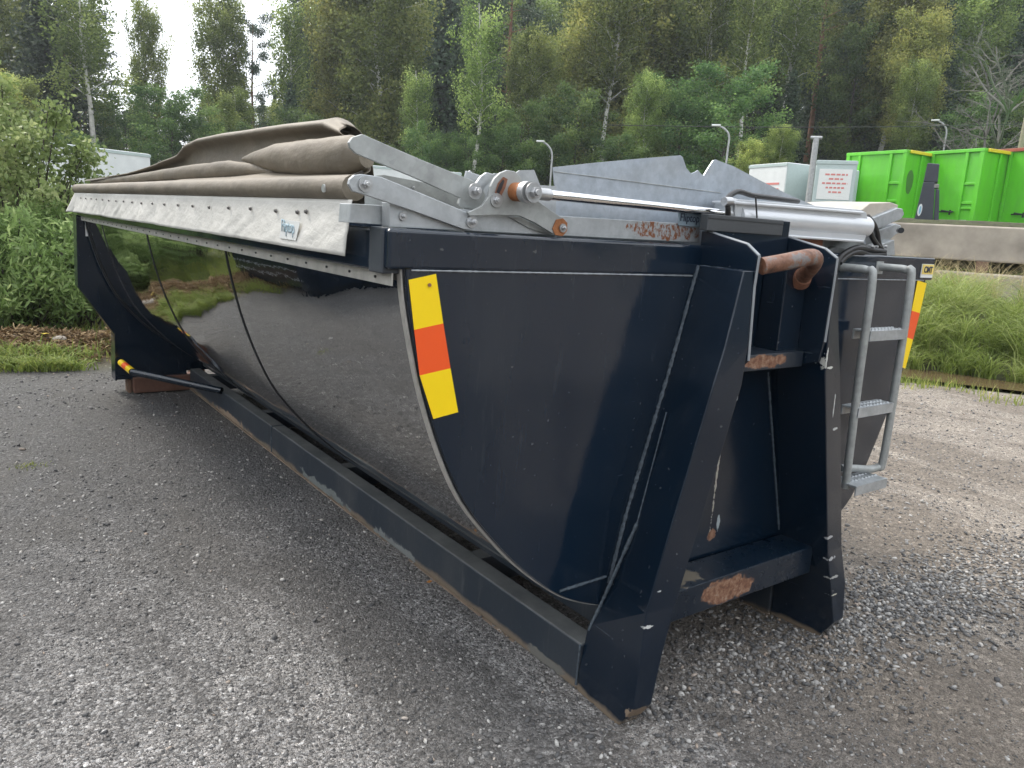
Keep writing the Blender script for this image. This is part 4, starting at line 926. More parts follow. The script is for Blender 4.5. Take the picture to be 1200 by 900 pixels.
FR = [  # kind, px, top, dist, var, width, row
 ('gold', 22, 92, 46, 0, 1.0), ('spruce', 62, -60, 50, 0, 1.2), ('thin', 108, -25, 48, 0, 1.1), ('birch', 178, 8, 52, 0, .5), ('broad', 205, 105, 44, 0, .95), ('birch', 262, -4, 54, 1, .75),
 ('pine', 298, 14, 56, 0, .6), ('thin', 340, -4, 52, 1, .8), ('broad', 150, 120, 50, 1, .8), ('gold', 400, -45, 50, 1, .85), ('birch', 440, -60, 48, 0, 1.1), ('spruce', 365, 40, 56, 1, 1.0), ('thin', 484, 82, 42, 1, .7),
 ('spruce', 512, -70, 54, 1, 1.15), ('spruce', 560, -40, 57, 0, 1.15), ('thin', 553, 4, 39, 1, .8), ('pine', 586, -60, 52, 0, 1.0), ('spruce', 605, -20, 60, 0, 1.0), ('birch', 612, 36, 46, 1, .75), ('broad', 585, 150, 40, 0, .7),
 ('broad', 605, 120, 42, 1, .8), ('gold', 660, 45, 50, 1, .9), ('gold', 690, -30, 48, 0, 1.05), ('broad', 668, 105, 42, 0, .8), ('thin', 702, -40, 46, 0, .9), ('gold', 735, -40, 50, 1, 1.1), ('birch', 745, 92, 41, 0, .62), ('broad', 785, 95, 42, 1, .85),
 ('birch', 775, -40, 50, 1, 1.0), ('thin', 852, -30, 45, 1, .8), ('broad', 838, 78, 40, 0, 1.0), ('birch', 830, -45, 50, 0, 1.0), ('thin', 806, -40, 47, 1, .9), ('spruce', 905, 82, 47, 0, .95), ('spruce', 880, 40, 52, 1, .9), ('thin', 902, -40, 50, 0, 1.0), ('pine', 930, -60, 54, 0, 1.0),
 ('spruce', 935, 55, 55, 0, 1.0), ('broad', 975, 30, 52, 1, .7), ('gold', 1018, -50, 52, 1, .95), ('birch', 975, -50, 56, 0, 1.0), ('gold', 1040, 20, 50, 0, .85), ('spruce', 1062, -20, 54, 1, 1.1), ('birch', 1045, 75, 47, 1, .62), ('birch', 1100, -30, 58, 0, 1.1),
 ('dead', 1095, 60, 42.5, 0, 1.3), ('dead', 1140, 42, 43.5, 1, 1.0), ('broad', 1120, 118, 46, 0, .9), ('spruce', 1165, -40, 56, 0, 1.1), ('broad', 1170, 110, 47, 1, .9), ('spruce', 1198, -30, 55, 1, 1.1), ('birch', 902, 148, 35, 1, .6), ('gold', 868, 166, 35, 0, .7),
 ('spruce', 1130, 20, 62, 0, 1.2), ('birch', 10, -20, 56, 1, 1.0), ('pine', 82, -30, 58, 0, .9), ('broad', 520, 165, 41, 1, .6), ('broad', 492, 150, 39, 1, .5), ('broad', 545, 155, 39, 1, .5), ('broad', 640, 165, 41, 1, .7), ('broad', 715, 160, 40, 0, .7),
 ('broad', 230, 140, 45, 1, .8), ('broad', 305, 150, 46, 0, .9), ('birch', 275, 110, 47, 0, .7), ('broad', 350, 130, 46, 1, .8), ('spruce', 340, 95, 50, 0, .8), ('broad', 440, 175, 40, 1, .6), ('broad', 100, 160, 44, 0, .7), ('broad', 60, 150, 44, 1, .8)]
for k in FR: tree(k[0], k[1], k[2], k[3], k[4], k[5], 'front row', label='small young tree glowing yellow green beside the pole behind the cylinder' if (k[1], k[0]) == (868, 'gold') else None)
px = -30
kinds = ['spruce', 'birch', 'spruce', 'gold', 'birch', 'spruce', 'pine', 'birch']
i = 0
while px < 1260:
    for rr_, row in ((66, 'middle row'), (84, 'back row')):
        p = px+random.uniform(-9, 9)+(14 if rr_ == 84 else 0)
        left = 120 < p < 345
        top = random.uniform(108, 145) if left else (random.uniform(40, 75) if 608 < p < 660 else (random.uniform(0, 50) if p < 120 else random.uniform(-70, 0)))
        tree(random.choice(kinds), p, top, rr_+random.uniform(-5, 5), random.choice([0, 1]), 1.15 if not left else .8, row)
    px += 30; i += 1
cnt = {}
ALLT.sort(key=lambda q: q[2])
for t, kind, px, row, lab in ALLT: cnt.setdefault((kind, row, landmark(px)), []).append(t)
for (kind, row, lm), ts in cnt.items():
    for i, t in enumerate(ts):
        if 'label' in t: continue
        s = DESC[kind]+' in the '+row+' '+lm
        if len(ts) > 1: s = ORD[i]+' '+DESC[kind]+', '+row+', '+lm
        t['label'] = s
# unseen sparse forest behind the lens, added to fill reflections: one mass
def far_wood():
    tm, cm_, H = get_proto('spruce', 0); n = len(cm_.vertices); co = np.empty(n*3, np.float32); cm_.vertices.foreach_get('co', co); co = co.reshape(-1, 3)
    sel = np.arange(n//4)[::6]; idx = (sel[:, None]*4+np.arange(4)).ravel(); c0 = co[idx]; ctr = c0.reshape(-1, 4, 3).mean(1).repeat(4, 0); c0 = ctr+(c0-ctr)*2.4
    Vs = []
    for a in np.arange(85, 345, 6.0):
        r = random.uniform(38, 52); x = CAM[0]+r*math.sin(R(a)); y = CAM[1]+r*math.cos(R(a)); s = random.uniform(.7, 1.0); Vs.append(c0*np.array([s*1.6, s*1.6, s])+np.array([x, y, hz(x, y)]))
    V = np.concatenate(Vs); me = rawmesh('woodland', V, np.arange(len(V)).reshape(-1, 4), lf_spruce, False, 4, np.full(len(V), .5)); o = bpy.data.objects.new('woodland', me); COL.objects.link(o)
    props(o, 'unseen dark wood behind the lot, added for its reflections', 'woodland', kind='stuff')
far_wood()

# ---------------------------------------------------------------- shrubs at left
def shrub_proto(seed, H, spread, nst, nleaf, size, asp, mat, droop=.1):
    global RNG; RNG = np.random.default_rng(seed); random.seed(seed); mb = MB(); P = []; T = []
    for i in range(nst):
        a = random.uniform(0, 6.28); rr_ = spread*math.sqrt(random.random()); h = H*(1-.45*(rr_/spread)**2)*random.uniform(.65, 1.0)
        b = Vector((math.cos(a)*rr_*.25, math.sin(a)*rr_*.25, -.05)); e = Vector((math.cos(a)*rr_, math.sin(a)*rr_, h)); m_ = b.lerp(e, .5)+Vector((random.gauss(0, .06), random.gauss(0, .06), h*.12))
        pts = smoothpath([b, m_, e, e+Vector((math.cos(a)*.08, math.sin(a)*.08, -.02-droop*.2))], 4); mb.tube(pts, [.011*(1-k/len(pts))+.002 for k in range(len(pts))], 4, cap=False)
        tb0 = random.uniform(.1, .8)
        for k in range(nleaf):
            f = random.uniform(.15, 1)**.8*(len(pts)-1); j = min(int(f), len(pts)-2); p = pts[j].lerp(pts[j+1], f-j)
            P.append(p+Vector((random.gauss(0, .085), random.gauss(0, .085), random.gauss(0, .07)))); T.append(min(1, max(0, tb0+random.gauss(0, .2))))
    P = np.array([p[:] for p in P]); V, Fq, tt = quads(P, None, size, asp, np.array(T), (.35, (0, 0, 1)))
    st = mb.build('stems', bark_d, None, smooth=True); sm = st.data; bpy.data.objects.remove(st)
    return sm, rawmesh('foliage', V, Fq, mat, False, 4, tt)
def put_shrub(pr, x, y, s, label, group, rz=0, cat='shrub', nm='leafy_shrub'):
    t = bpy.data.objects.new(nm, None); COL.objects.link(t); t.location = (x, y, hz(x, y)-.03); t.scale = (s, s, s); t.rotation_euler = (0, 0, rz)
    for n_, m_ in (('stems', pr[0]), ('foliage', pr[1])): o = bpy.data.objects.new(n_, m_); COL.objects.link(o); o.parent = t
    return props(t, label, cat, group)
sa = shrub_proto(11, 2.75, 1.05, 60, 300, .030, .62, lf_sap); sb = shrub_proto(12, 1.55, 1.0, 80, 270, .042, .30, lf_shrub); sc_ = shrub_proto(13, 1.3, .9, 60, 200, .045, .24, lf_shrub)
G_ = 'leafy shrubs along the left edge of the lot'
put_shrub(sa, *XY(10, 10.8), 1.03, 'tall pale green sapling shrub with small round leaves at the left edge', G_, 1)
put_shrub(sb, *XY(75, 10.0), .95, 'willow shrub with narrow leaves right behind the rear corner of the container', G_, 2)
put_shrub(sc_, *XY(22, 9.7), 1.05, 'low willow shrub behind the brown heap at the left edge', G_, .5)
put_shrub(sb, *XY(118, 12.2), 1.0, 'low shrub half hidden behind the rear end of the container', G_, 3)
put_shrub(sb, *XY(0, 12.4), 1.25, 'darker bushy willow at the left edge under the tall sapling', G_, 4)
for i, (a, r_, s, pr) in enumerate(((-3, 11.6, 1.0, sb), (-14, 19.5, 1.5, sc_), (-20, 20, 1.5, sa), (-27, 21, 1.5, sb), (-35, 23.0, 1.6, sc_), (-43, 25, 1.6, sa), (-9, 17.0, 1.3, sb))):
    put_shrub(pr, CAM[0]+r_*math.sin(R(a)), CAM[1]+r_*math.cos(R(a)), s, 'green shrub '+ORD[i]+' beyond the left edge, mirrored in the steel side', G_, i)

# ---------------------------------------------------------------- grass, litter
def blades(name, x, y, h, wd, mat, label, cat, lean=.5, kind='stuff', curl=1.0):
    n = len(x); z = height(x, y)-.01; a = RNG.uniform(0, 2*np.pi, n); ln = lean*RNG.uniform(.2, 1.2, n)*h; K = 4
    d = np.stack([np.cos(a), np.sin(a)], 1); pz = RNG.uniform(0, 2*np.pi, n); wv = np.stack([np.cos(pz), np.sin(pz)], 1)
    V = np.zeros((n, K+1, 2, 3))
    for k in range(K+1):
        t = k/K; hx = ln*t**1.9; hh = h*(t-.36*curl*lean*t**3); ww = wd*(1-t)**.7+.0006
        for s_ in (0, 1):
            sg = 1 if s_ else -1
            V[:, k, s_, 0] = x+d[:, 0]*hx+wv[:, 0]*ww*sg*.5; V[:, k, s_, 1] = y+d[:, 1]*hx+wv[:, 1]*ww*sg*.5; V[:, k, s_, 2] = z+hh
    base = np.arange(n)[:, None]*(2*(K+1))+np.arange(K)[None]*2
    Fq = np.stack([base, base+1, base+3, base+2], -1).reshape(-1, 4)
    tt = np.repeat(np.clip(RNG.beta(2, 2.4, n)+.5*(vnoise(x, y, 1.4, 7)-.5), 0, 1), 2*(K+1))
    me = rawmesh(name, V.reshape(-1, 3), Fq, mat, False, 4, tt); o = bpy.data.objects.new(name, me); COL.objects.link(o); return props(o, label, cat, kind=kind)
def sample(n, az0, az1, r0, r1, dens=None):
    az = RNG.uniform(az0, az1, n); r = RNG.uniform(r0, r1, n); x = CAM[0]+r*np.sin(np.radians(az)); y = CAM[1]+r*np.cos(np.radians(az))
    if dens is not None: k = RNG.random(n) < dens(x, y, r, az); x, y = x[k], y[k]
    return x, y
gm_reed = leafmat('reed grass blades', (.15, .22, .05), (.36, .46, .12), (.60, .64, .28), .45, .35)
gm_short = leafmat('short grass blades', (.13, .17, .04), (.28, .32, .08), (.46, .40, .14), .4, .5)
gm_tan = leafmat('dry straw stalks', (.30, .22, .12), (.48, .37, .22), (.62, .50, .33), .3, .6)
gm_lit = leafmat('dead brown stalks', (.07, .04, .025), (.19, .11, .065), (.36, .24, .15), .1, .8)
RNG = np.random.default_rng(5)
# reeds in arching clumps
cx, cy = sample(300, 48, 82, 10.9, 14.6); cr_ = polar(cx, cy)[0]
xs, ys, hs = [], [], []
for a, b, c in zip(cx, cy, cr_):
    m_ = 95; xs.append(a+RNG.normal(0, .06, m_)); ys.append(b+RNG.normal(0, .06, m_)); hs.append(RNG.uniform(.45, 1.1, m_)*RNG.uniform(.6, 1.3)*(.6 if c < 11.4 else 1))
blades('reed_grass', np.concatenate(xs), np.concatenate(ys), np.concatenate(hs), .015, gm_reed, 'tall arching green reed grass on the bank below the concrete blocks', 'grass', 1.15, curl=1.3)
x, y = sample(11000, 46, 82, 8.9, 11.6, lambda x, y, r, a: (vnoise(x, y, 2.2, 4) > .50)*np.clip(np.abs(r-lot_edge(a)-.8)*1.8-.35, 0, 1)*(RNG.random(len(x)) < np.where(r < lot_edge(a), .45*(vnoise(x, y, 1.1, 6) > .45), 1)))
blades('short_grass', x, y, RNG.uniform(.03, .17, len(x)), .012, gm_short, 'short weedy grass around the muddy puddle at right', 'grass', .5)
x, y = sample(900, 50, 82, 14.6, 16.6); x = x; 
blades('straw_stalks', x[:170], y[:170], RNG.uniform(.5, .95, 170), .007, gm_tan, 'dry straw coloured stalks in front of the concrete blocks', 'dry grass', .5)
# plumes on the stalks
cx, cy = sample(46, 56, 76, 13.6, 15.6); xs = []; ys = []; hh = []
for a, b in zip(cx, cy): xs.append(a+RNG.normal(0, .018, 14)); ys.append(b+RNG.normal(0, .018, 14)); hh.append(RNG.uniform(.85, 1.12, 14))
blades('plume_grass', np.concatenate(xs), np.concatenate(ys), np.concatenate(hh), .010, gm_tan, 'feathery tan grass plumes leaning over the bank at right', 'dry grass', .75, curl=.8)
# left
def cd(r, a): return r*np.cos(np.radians(np.clip(a, -60, 12)))
x, y = sample(90000, -50, 13, 7.5, 22, lambda x, y, r, a: (r > lot_edge(a)+.1)*(vnoise(x, y, 1.6, 4)*.9+.1)*np.where(cd(r, a) < 8.65, (np.exp(-((cd(r, a)-7.78)/.13)**2)*1.0*(vnoise(x, y, 1.4, 14) > .42)), np.clip(1.3-(r-9)*.07, .2, 1)))
r_, a_ = polar(x, y); yy = np.where(cd(r_, a_) > 8.6, 11, 8)
blades('lawn_grass', x, y, np.where(yy > 10, RNG.uniform(.10, .34, len(x)), RNG.uniform(.10, .26, len(x))), .013, gm_short, 'yellow green grass tufts and meadow behind the brown heap at left', 'grass', .6)
x, y = sample(7000, -4, 10.5, 7.45, 7.95, lambda x, y, r, a: (vnoise(x, y, 1.7, 14) > .40)*np.clip(1.6*(vnoise(x, y, 5, 3)-.2), 0, 1))
blades('verge_grass', x, y, RNG.uniform(.05, .20, len(x))*(.6+.8*vnoise(x, y, 2.5, 8)), .012, gm_short, 'yellow green grass fringe in front of the brown heap at left', 'grass', 1.0, curl=1.3)
x, y = sample(2600, 9.0, 13.0, 7.2, 8.2, lambda x, y, r, a: vnoise(x, y, 3, 14) > .45)
blades('tuft_grass', x, y, RNG.uniform(.07, .22, len(x)), .010, gm_short, 'yellow green grass tuft at the rear corner of the container', 'grass', .6)
x, y = sample(60, 2.5, 5, 6.0, 6.6); blades('weed_tuft', x[:60]*0+XY(12, 4.75)[0]+RNG.normal(0, .05, 60), x[:60]*0+XY(12, 4.75)[1]+RNG.normal(0, .03, 60), RNG.uniform(.02, .05, 60), .006, gm_short, 'tiny weed tuft alone on the gravel at the far left', 'weed', .9)
def litter():
    x, y = sample(60000, -7, 13.5, 7.7, 9.5, lambda x, y, r, a: .8*np.exp(-((r*np.cos(np.radians(np.clip(a, -60, 12)))-8.25)/.30)**2))
    n = len(x); z = height(x, y)+RNG.uniform(0, .05, n); a = RNG.uniform(0, 6.28, n); l = RNG.uniform(.015, .075, n); wv = RNG.uniform(.002, .006, n)
    d = np.stack([np.cos(a)*l, np.sin(a)*l, RNG.normal(0, .35, n)*l], 1); q = np.stack([-np.sin(a)*wv, np.cos(a)*wv, RNG.normal(0, 1, n)*wv], 1); c = np.stack([x, y, z], 1)
    V = np.stack([c-d-q, c+d-q, c+d+q, c-d+q], 1).reshape(-1, 3)
    me = rawmesh('plant_litter', V, np.arange(n*4).reshape(-1, 4), gm_lit, False, 4, np.repeat(RNG.random(n), 4)); o = bpy.data.objects.new('plant_litter', me); COL.objects.link(o)
    props(o, 'brown heap of dead stalks and roots at the left edge of the lot', 'plant litter', kind='stuff')
litter()
# pale stones on the heap
for px_, rr_, s, lab, mt in ((60, 8.15, .05, 'pale rounded stone lying on the brown heap', m_conc), (4, 8.2, .04, 'grey stone on the brown heap at the left picture edge', m_conc), (36, 8.1, .03, 'small grey stone on the right end of the brown heap', m_conc)):
    bm = bmesh.new(); bmesh.ops.create_icosphere(bm, subdivisions=2, radius=s)
    for v in bm.verts: v.co *= 1+.35*(random.random()-.5); v.co.z *= .6; v.co.x *= 1.4
    me = bpy.data.meshes.new('stone'); bm.to_mesh(me); bm.free(); me.materials.append(mt); o = bpy.data.objects.new('stone', me); COL.objects.link(o)
    x, y = XY(px_, rr_); o.location = (x, y, hz(x, y)+s*.6); me.polygons.foreach_set('use_smooth', [True]*len(me.polygons)); props(o, lab, 'stone', 'stones on the brown heap')
m_leafy = plain('fallen yellow leaf', (.62, .45, .06), .6, 0, .1); m_leafo = plain('fallen orange leaf', (.50, .22, .06), .6, 0, .1)
for px_, py_, mt, lab in ((503, 686, m_leafo, 'small orange fallen leaf on the gravel beside the rail'), (23, 405, m_leafy, 'yellow fallen leaf on the brown heap, left one'), (54, 410, m_leafy, 'yellow fallen leaf on the brown heap, right one')):
    d = wray(px_, py_); t_ = (-CAM[2]+(0 if py_ > 500 else .08))/d[2]; x, y = CAM[0]+d[0]*t_, CAM[1]+d[1]*t_; s = .011 if py_ > 500 else .028
    mb = MB(); pts = [(math.cos(k*1.05)*s*(1.3 if k % 3 == 0 else .7), math.sin(k*1.05)*s*.8, (k % 2)*s*.25) for k in range(6)]; mb.prism(pts, (0, 0, .0015)); o = mb.build('fallen_leaf', mt); o.location = (x, y, hz(x, y)+.012+(0 if py_ > 500 else .05)); props(o, lab, 'leaf', 'fallen leaves')

# ---------------------------------------------------------------- puddle
def puddle():
    m, t, b = newmat('muddy water'); b.inputs['Base Color'].default_value = (.11, .075, .042, 1); b.inputs['Roughness'].default_value = .06
    bump(t, b, noise(t, 8, 3, .5, ocoord(t)), .08, .01)
    V = []; n = 60
    for k in range(n):
        a = 2*math.pi*k/n; az = 67+11*math.cos(a); r = float(lot_edge(67))+.88+(.42+.1*math.sin(3*a+1))*math.sin(a); V.append((CAM[0]+r*math.sin(R(az)), CAM[1]+r*math.cos(R(az)), -.012))
    mb = MB(); mb.add(V, [tuple(range(n))]); o = mb.build('puddle', m); props(o, kind='structure')
puddle()

# ---------------------------------------------------------------- concrete blocks
def obox(name, px0, px1, r0, r1, z0, z1, depth, mat, bevel=.02, parent=None):
    a = Vector((*XY(px0, r0), 0)); b = Vector((*XY(px1, r1), 0)); d = (b-a).normalized(); nrm_ = Vector((-d.y, d.x, 0))
    if nrm_.dot(a-Vector(CAM)) < 0: nrm_ = -nrm_
    mb = MB(); mb.prism([a+Vector((0, 0, z0)), b+Vector((0, 0, z0)), b+Vector((0, 0, z1)), a+Vector((0, 0, z1))], nrm_*depth); return mb.build(name, mat, parent, bevel=bevel)
for i, (p0, p1, lab) in enumerate(((905, 1010, 'upper concrete block mostly hidden behind the cylinder housing'), (1011, 1232, 'long upper concrete block in front of the green containers'), (1233, 1400, 'upper concrete block beyond the right edge of the picture'))):
    o = obox('concrete_block', p0, p1, 17.1, 17.0, 1.34, 1.985, .8, m_conc, .03); props(o, lab, 'concrete block', 'stacked concrete blocks')
for i, (p0, p1, lab) in enumerate(((930, 1098, 'left block of the lower concrete row, under the dark gap'), (1099, 1300, 'right block of the lower concrete row, behind the straw stalks'))):
    o = obox('concrete_block', p0, p1, 16.75, 16.7, .50, 1.13, .9, m_conc, .03); props(o, lab, 'concrete block', 'stacked concrete blocks')
for p, q, lab in ((985, 1000, 'dark timber spacer between the concrete blocks, under the cylinder'), (1145, 1160, 'dark timber spacer between the concrete rows under the green containers')):
    o = obox('timber_spacer', p, q, 16.95, 16.95, 1.13, 1.34, .7, m_wood, .01); props(o, lab, 'timber')

# ---------------------------------------------------------------- green containers
m_green = paint('bright green paint', base=(.11, .52, .016), rough=.36, dirt=.22); m_yel2 = plain('yellow stripe', (.75, .62, .03), .4, 0, .1)
m_greend = plain('deep green logo print', (.07, .20, .04), .5, 0, .2)
m_redtop = plain('red brown top rail', (.32, .07, .04), .5, 0, .3)
def green(px, r, label, hgt_, handle, toprail=None, logo=False, zb=2.55, Lc=6.0):
    x, y = XY(px, r); vd = Vector((x-CAM[0], y-CAM[1], 0)).normalized(); rt = Vector((vd.y, -vd.x, 0)); fd = (rt*.80-vd*.60).normalized(); sd_ = (rt*.60+vd*.80).normalized()
    t = empty('green_container', label, 'container', (x, y, zb), math.atan2(fd.y, fd.x), 'green containers on the raised yard')
    W = 2.45; H = hgt_          # local x along the end wall, y into depth
    mb = MB(); mb.prism([(0, 0, 0), (W, 0, 0), (W, 0, H), (0, 0, H)], (0, Lc, 0)); bd = mb.build('body', m_green, t, bevel=.02)
    def bx(a, b, nme, mat=m_green, par=t, bv=.012): m_ = MB(); m_.box(a, b); return m_.build(nme, mat, par, bevel=bv)
    bx((0, -.075, .0), (.15, -.002, H-.02), 'corner_post'); bx((W-.15, -.075, 0), (W+.005, -.002, H-.02), 'corner_post')
    bx((.52, -.075, .03), (.62, -.002, H-.05), 'rib'); bx((W-.66, -.075, .03), (W-.55, -.002, H-.05), 'rib')
    for xa, xb in ((.151, .519), (W-.549, W-.151)):
        for z in (.45, .62, 1.25): bx((xa, -.055, H*z/2.4*1.0), (xb, -.002, H*z/2.4+.09), 'cross_rib')
    bx((-.01, -.085, H-.10), (W+.01, .10, H+.015), 'top_rail', toprail or m_green)
    for k in range(1, 8): bx((W+.001, k*Lc/8, .05), (W+.07, k*Lc/8+.09, H-.12), 'side_rib')
    bx((W+.001, .1, H-.10), (W+.09, Lc-.1, H+.01), 'side_rail', m_yel2)
    if logo:
        m_ = MB(); m_.prism([(W+.004, .32+.22*math.cos(k/3.18)*(.9+.1*math.sin(k)), H*.56+.42*math.sin(k/3.18)) for k in range(20)], (.004, 0, 0)); m_.build('logo', m_greend, t)
    if handle:
        hx = handle; h_ = bx((hx, -.13, .36), (hx+.55, -.078, .41), 'latch', m_black, t, .005)
        m_ = MB(); m_.tube([(hx+.42, -.11, .28), (hx+.44, -.11, .45)], .035, 8); m_.tube([(hx+.1, -.11, .43), (hx+.5, -.11, .37)], .03, 8); m_.build('latch_pin', m_black, h_)
    for k in (.3, W-.5): bx((k, -.09, .04), (k+.26, -.078, .11), 'label_plate', m_white, t, 0)
    for k in (.35, W-.6): bx((k, .1, -.14), (k+.2, Lc-.1, -.002), 'skid', m_black, t)
    return t
green(978.5, 33, 'left green container with a dark oval mark on its shaded side', ZW(992, 180, 33)-2.55, None, None, True)
green(1061, 33, 'middle green container half hidden behind the dark slanted machine arm', ZW(1080, 179, 33)-2.55, 1.15)
green(1147, 33, 'right green container with a red brown top rail and black latch', ZW(1164, 176, 33)-2.55, 1.0, m_redtop)
# dark slanted machine arm
mm = plain('charcoal machine paint', (.040, .045, .058), .35, 0, .15); x, y = XY(1083, 21.0)
vd = Vector((x-CAM[0], y-CAM[1], 0)).normalized(); rt = Vector((vd.y, -vd.x, 0)); up = Vector((0, 0, 1)); O = Vector(CAM)
t = empty('machine_arm', 'charcoal slanted machine arm with an oval sticker, in front of the middle green container', 'machine', (x, y, 1.95))
def q3(px, py, r=21.0):
    d = wray(px, py); k = r/math.hypot(d[0], d[1]); return Vector((CAM[0]+d[0]*k, CAM[1]+d[1]*k, CAM[2]+d[2]*k))-Vector((x, y, 1.95))
for nme, pts, dpt, mt in (('mast', [(1070, 263), (1082, 213), (1096, 213), (1093, 265)], .7, mm), ('mast_head', [(1082, 212.7), (1087, 191), (1101, 192), (1099, 214)], .6, mm), ('brace', [(1093.5, 264), (1096.5, 221), (1101, 222), (1100, 264)], .25, mm), ('bracket', [(1093, 215.5), (1101, 215.5), (1100, 221), (1092, 220)], .3, plain('grey bracket', (.25, .25, .22), .6))):
    mb = MB(); mb.prism([q3(*p) for p in pts], vd*dpt); o = mb.build(nme, mt, t, bevel=.02)
    if nme == 'mast':
        mb = MB(); mb.prism([q3(1078+2.6*math.cos(k/1.91)+1.5*math.sin(k/1.91), 246-7.2*math.sin(k/1.91), 20.98) for k in range(12)], -vd*.01); mb.build('oval_sticker', m_white, o)
        mb = MB(); mb.prism([q3(1078.2+1.2*math.cos(k/1.91)+1.0*math.sin(k/1.91), 246-5*math.sin(k/1.91), 20.96) for k in range(12)], -vd*.01); mb.build('sticker_print', m_blueink, o)

# ---------------------------------------------------------------- pale boxes / trailers
m_box = plain('white box panels', (.72, .74, .74), .45, 0, .12, 3, .05); m_boxg = plain('grey green box end', (.45, .53, .52), .5, 0, .1); m_red = plain('red stripe', (.62, .04, .035), .45, 0, .1); m_blue = plain('blue base panel', (.09, .17, .30), .5)
m_redp = plain('faded red print', (.62, .22, .2), .5, 0, 0)
def trailer(label, pxl, pxr, r, rr2, top, zb, depth, mat=m_box, name='box_trailer', sidemat=None):
    a = Vector((*XY(pxl, r), zb)); b = Vector((*XY(pxr, rr2), zb)); d = (b-a); Lg = d.length; d.normalize(); t = empty(name, label, 'trailer', a, math.atan2(d.y, d.x)); H = ZW(pxl, top, r)-zb
    mb = MB(); mb.box((0, 0, .95), (Lg, depth, H)); bd = mb.build('box_body', mat, t, bevel=.03)
    for z in (.95, H-.12):
        mb = MB(); mb.box((-.015, -.02, z), (Lg+.015, -.001, z+.10)); mb.build('edge_rail', m_boxg, bd)
    if sidemat: mb = MB(); mb.box((Lg+.001, .02, .97), (Lg+.02, depth-.02, H-.03)); mb.build('end_wall', sidemat, t)
    mb = MB(); mb.box((.3, .3, .65), (Lg-.3, depth-.3, .949)); mb.build('chassis', m_black, t)
    for k in (Lg*.2, Lg*.8):
        mb = MB(); mb.tube([(k, .15, .45), (k, .45, .45)], .45, 20); mb.build('wheel', m_rubber, t, smooth=True)
    return t, Lg, H
trailer('white box trailer behind the leafy shrub at far left', -40, 178, 30, 33, 154, hz(*XY(90, 32)), 2.5)
t, Lg, H = trailer('white trailer seen between the lid arms', 380, 538, 36, 37, 189, hz(*XY(450, 36)), 2.5)
mb = MB(); mb.box((Lg+.001, .1, 1.0), (Lg+.25, 1.5, H-.25)); mb.build('cooling_unit', m_boxg, t, bevel=.03)
t, Lg, H = trailer('low white box with faded red print left of the pole', 868, 911, 31, 29.5, 193, 1.9, 3.4, m_box, 'box_body_trailer', m_boxg)
for z in (H-.75, H-.95, H-1.1): mb = MB(); mb.box((Lg*.45, -.012, z), (Lg*.85, -.003, z+.07)); mb.build('red_lettering', m_redp, t)
t, Lg, H = trailer('pale box body with red print panel and red stripe, left of the green containers', 944, 991, 28.2, 28.2, 187, 1.9, 3, m_boxg, 'box_body_trailer')
mb = MB(); mb.box((.12, -.02, H-1.25), (Lg-.12, -.003, H-.28)); pn = mb.build('print_panel', m_white, t)
for k, (u0, u1) in enumerate(((.25, .8), (.35, .7), (.2, .82), (.3, .75), (.38, .72))):
    xx = Lg*u0
    while xx < Lg*u1: wd = random.uniform(.05, .16); mb = MB(); mb.box((xx, -.026, H-.48-k*.14), (min(xx+wd, Lg*u1), -.021, H-.425-k*.14)); mb.build('red_lettering', m_redp, pn); xx += wd+.035
mb = MB(); mb.box((-.005, -.025, H-1.62), (Lg+.005, -.003, H-1.48)); mb.build('red_stripe', m_red, t)
mb = MB(); mb.box((-.005, -.024, 0.96), (Lg+.005, -.0025, H-1.64)); mb.build('base_panel', m_blue, t)

# ---------------------------------------------------------------- poles
m_pole = galv('pole galvanised', (.42, .43, .43), .5, .3)
def lamp(px, top, r, label, side=-1):
    x, y = XY(px, r); zb = hz(x, y); zt = ZW(px, top, r); t = empty('street_lamp', label, 'street lamp', (x, y, zb), 0, 'street lamps along the road behind the yard'); h = zt-zb
    vd = Vector((x-CAM[0], y-CAM[1], 0)).normalized(); rt = Vector((vd.y, -vd.x, 0))
    pts = [(0, 0, 0), (0, 0, h*.72), Vector((0, 0, h*.90))-rt*.02*0, Vector((0, 0, h*.97))+rt*side*.18, Vector((0, 0, h))+rt*side*.42]
    mb = MB(); mb.tube(smoothpath(pts, 5), .042, 8); mb.build('pole', m_pole, t, smooth=True)
    mb = MB(); c = Vector((0, 0, h))+rt*side*.38; mb.prism([c+rt*side*.36+vd*.08, c+rt*side*.36-vd*.08, c-vd*.11, c+vd*.11], (0, 0, .07)); mb.build('lamp_head', m_white, t, bevel=.02)
lamp(641, 167, 36, 'grey street lamp rising behind the crank plate'); lamp(841, 148, 34, 'grey street lamp right of the gable notch'); lamp(1086, 142, 44, 'grey street lamp behind the middle green container')
x, y = XY(940, 25); zb = hz(x, y); t = empty('pipe_pole', 'grey pipe pole with a short crosspiece beside the pale box bodies', 'pole', (x, y, zb)); h = ZW(941, 162, 25)-zb
mb = MB(); mb.tube([(0, 0, 0), (0, 0, h)], .085, 12); mb.build('pipe', m_pole, t, smooth=True); vd = Vector((x-CAM[0], y-CAM[1], 0)).normalized(); rt = Vector((vd.y, -vd.x, 0))
mb = MB(); mb.tube([rt*-.16+up*(h+.02), rt*.16+up*(h+.02)], .05, 10); mb.build('crosspiece', m_pole, t, smooth=True)
x, y = XY(1172, 34); zb = hz(x, y); t = empty('utility_pole', 'weathered wooden utility pole behind the right green container', 'utility pole', (x, y, zb)); zt = ZW(1179, 122, 34)-zb
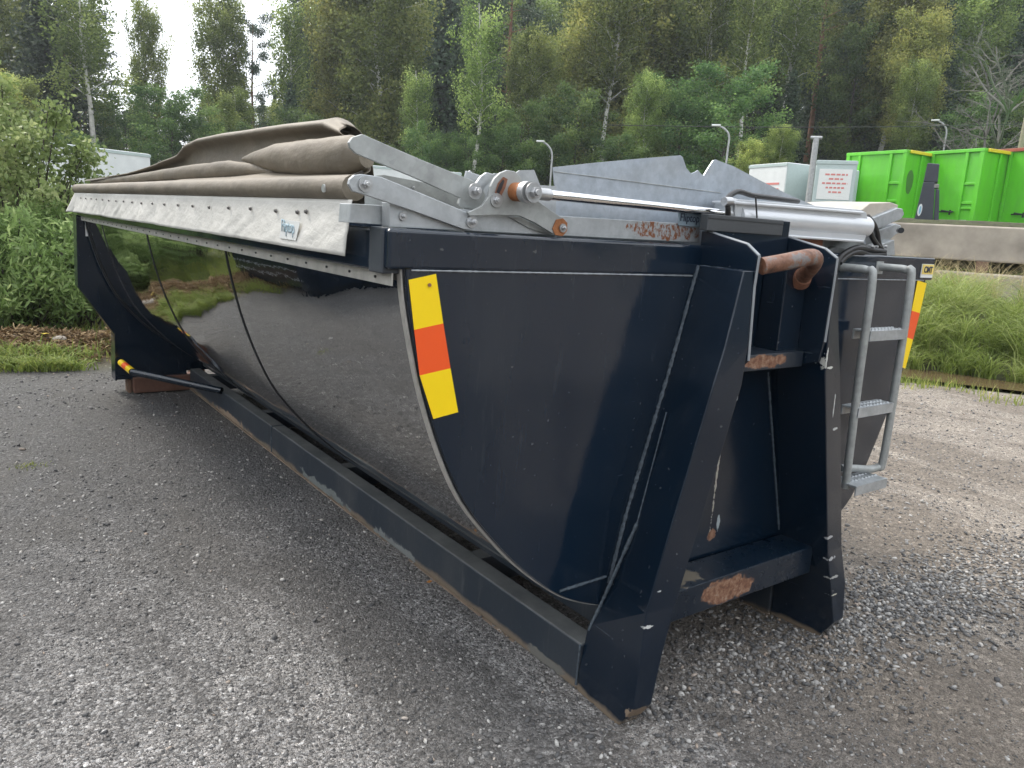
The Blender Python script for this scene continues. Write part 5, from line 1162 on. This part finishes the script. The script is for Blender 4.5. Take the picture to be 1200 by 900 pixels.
mb = MB(); vd = Vector((x-CAM[0], y-CAM[1], 0)).normalized(); rt = Vector((vd.y, -vd.x, 0)); mb.tube([(0, 0, 0), rt*.05+up*zt], [.14, .10], 10); mb.build('pole', plain('weathered pole wood', (.27, .22, .18), .85), t, smooth=True)
mb = MB(); pw = [(px_, 145-4*math.sin((px_-700)/540*math.pi)*-1+(px_-940)*-.004) for px_ in range(700, 1260, 40)]
mb.tube([Vector((*XY(a, 34.2), ZW(a, b, 34.2))) for a, b in pw], .014, 4); o = mb.build('overhead_wire', m_rubber); props(o, 'thin overhead wire strung across the forest edge at right', 'wire')

# ---------------------------------------------------------------- black body standing left of the lens, seen in the steel
t = empty('black_container', 'low black container left of the picture, mirrored in the steel side', 'container', (-3.4, 5.25, 0), 0)
mb = MB(); mb.prism([(0, 0, .12), (2.8, 0, .12), (2.8, -.10, 1.35), (0, -.10, 1.35)], (0, 1.8, 0)); mb.build('body', m_navy, t, bevel=.02)
for k in range(5): mb = MB(); mb.prism([(.1+k*.62, -.001, .14), (.17+k*.62, -.001, .14), (.17+k*.62, -.101, 1.34), (.1+k*.62, -.101, 1.34)], (0, -.06, 0)); mb.build('rib', m_navy, t)
mb = MB(); mb.box((-.03, -.17, 1.351), (2.83, 1.73, 1.42)); mb.build('top_rail', m_navy, t)
for z_ in (.30, .46): mb = MB(); mb.box((2.802, 0, z_), (2.81, 1.75, z_+.018)); mb.build('side_lip', m_edge, t)
for y0 in (.1, 1.5): mb = MB(); mb.box((0, y0, -.05), (2.8, y0+.12, .119)); mb.build('skid', m_navy, t)

# ---------------------------------------------------------------- damp autumn air
m = bpy.data.materials.new('air'); m.use_nodes = True; t = m.node_tree; t.nodes.clear()
pv = nn(t, 'ShaderNodeVolumePrincipled', {'Color': (.86, .93, 1.0, 1), 'Density': .0007, 'Anisotropy': .3}); nn(t, 'ShaderNodeOutputMaterial', {'Volume': pv.outputs[0]})
mb = MB(); mb.box((-960, -960, -3), (960, 960, 48)); o = mb.build('haze', m); props(o, kind='stuff')
S.cycles.volume_step_rate = 4; S.cycles.volume_max_steps = 64; S.cycles.volume_bounces = 0
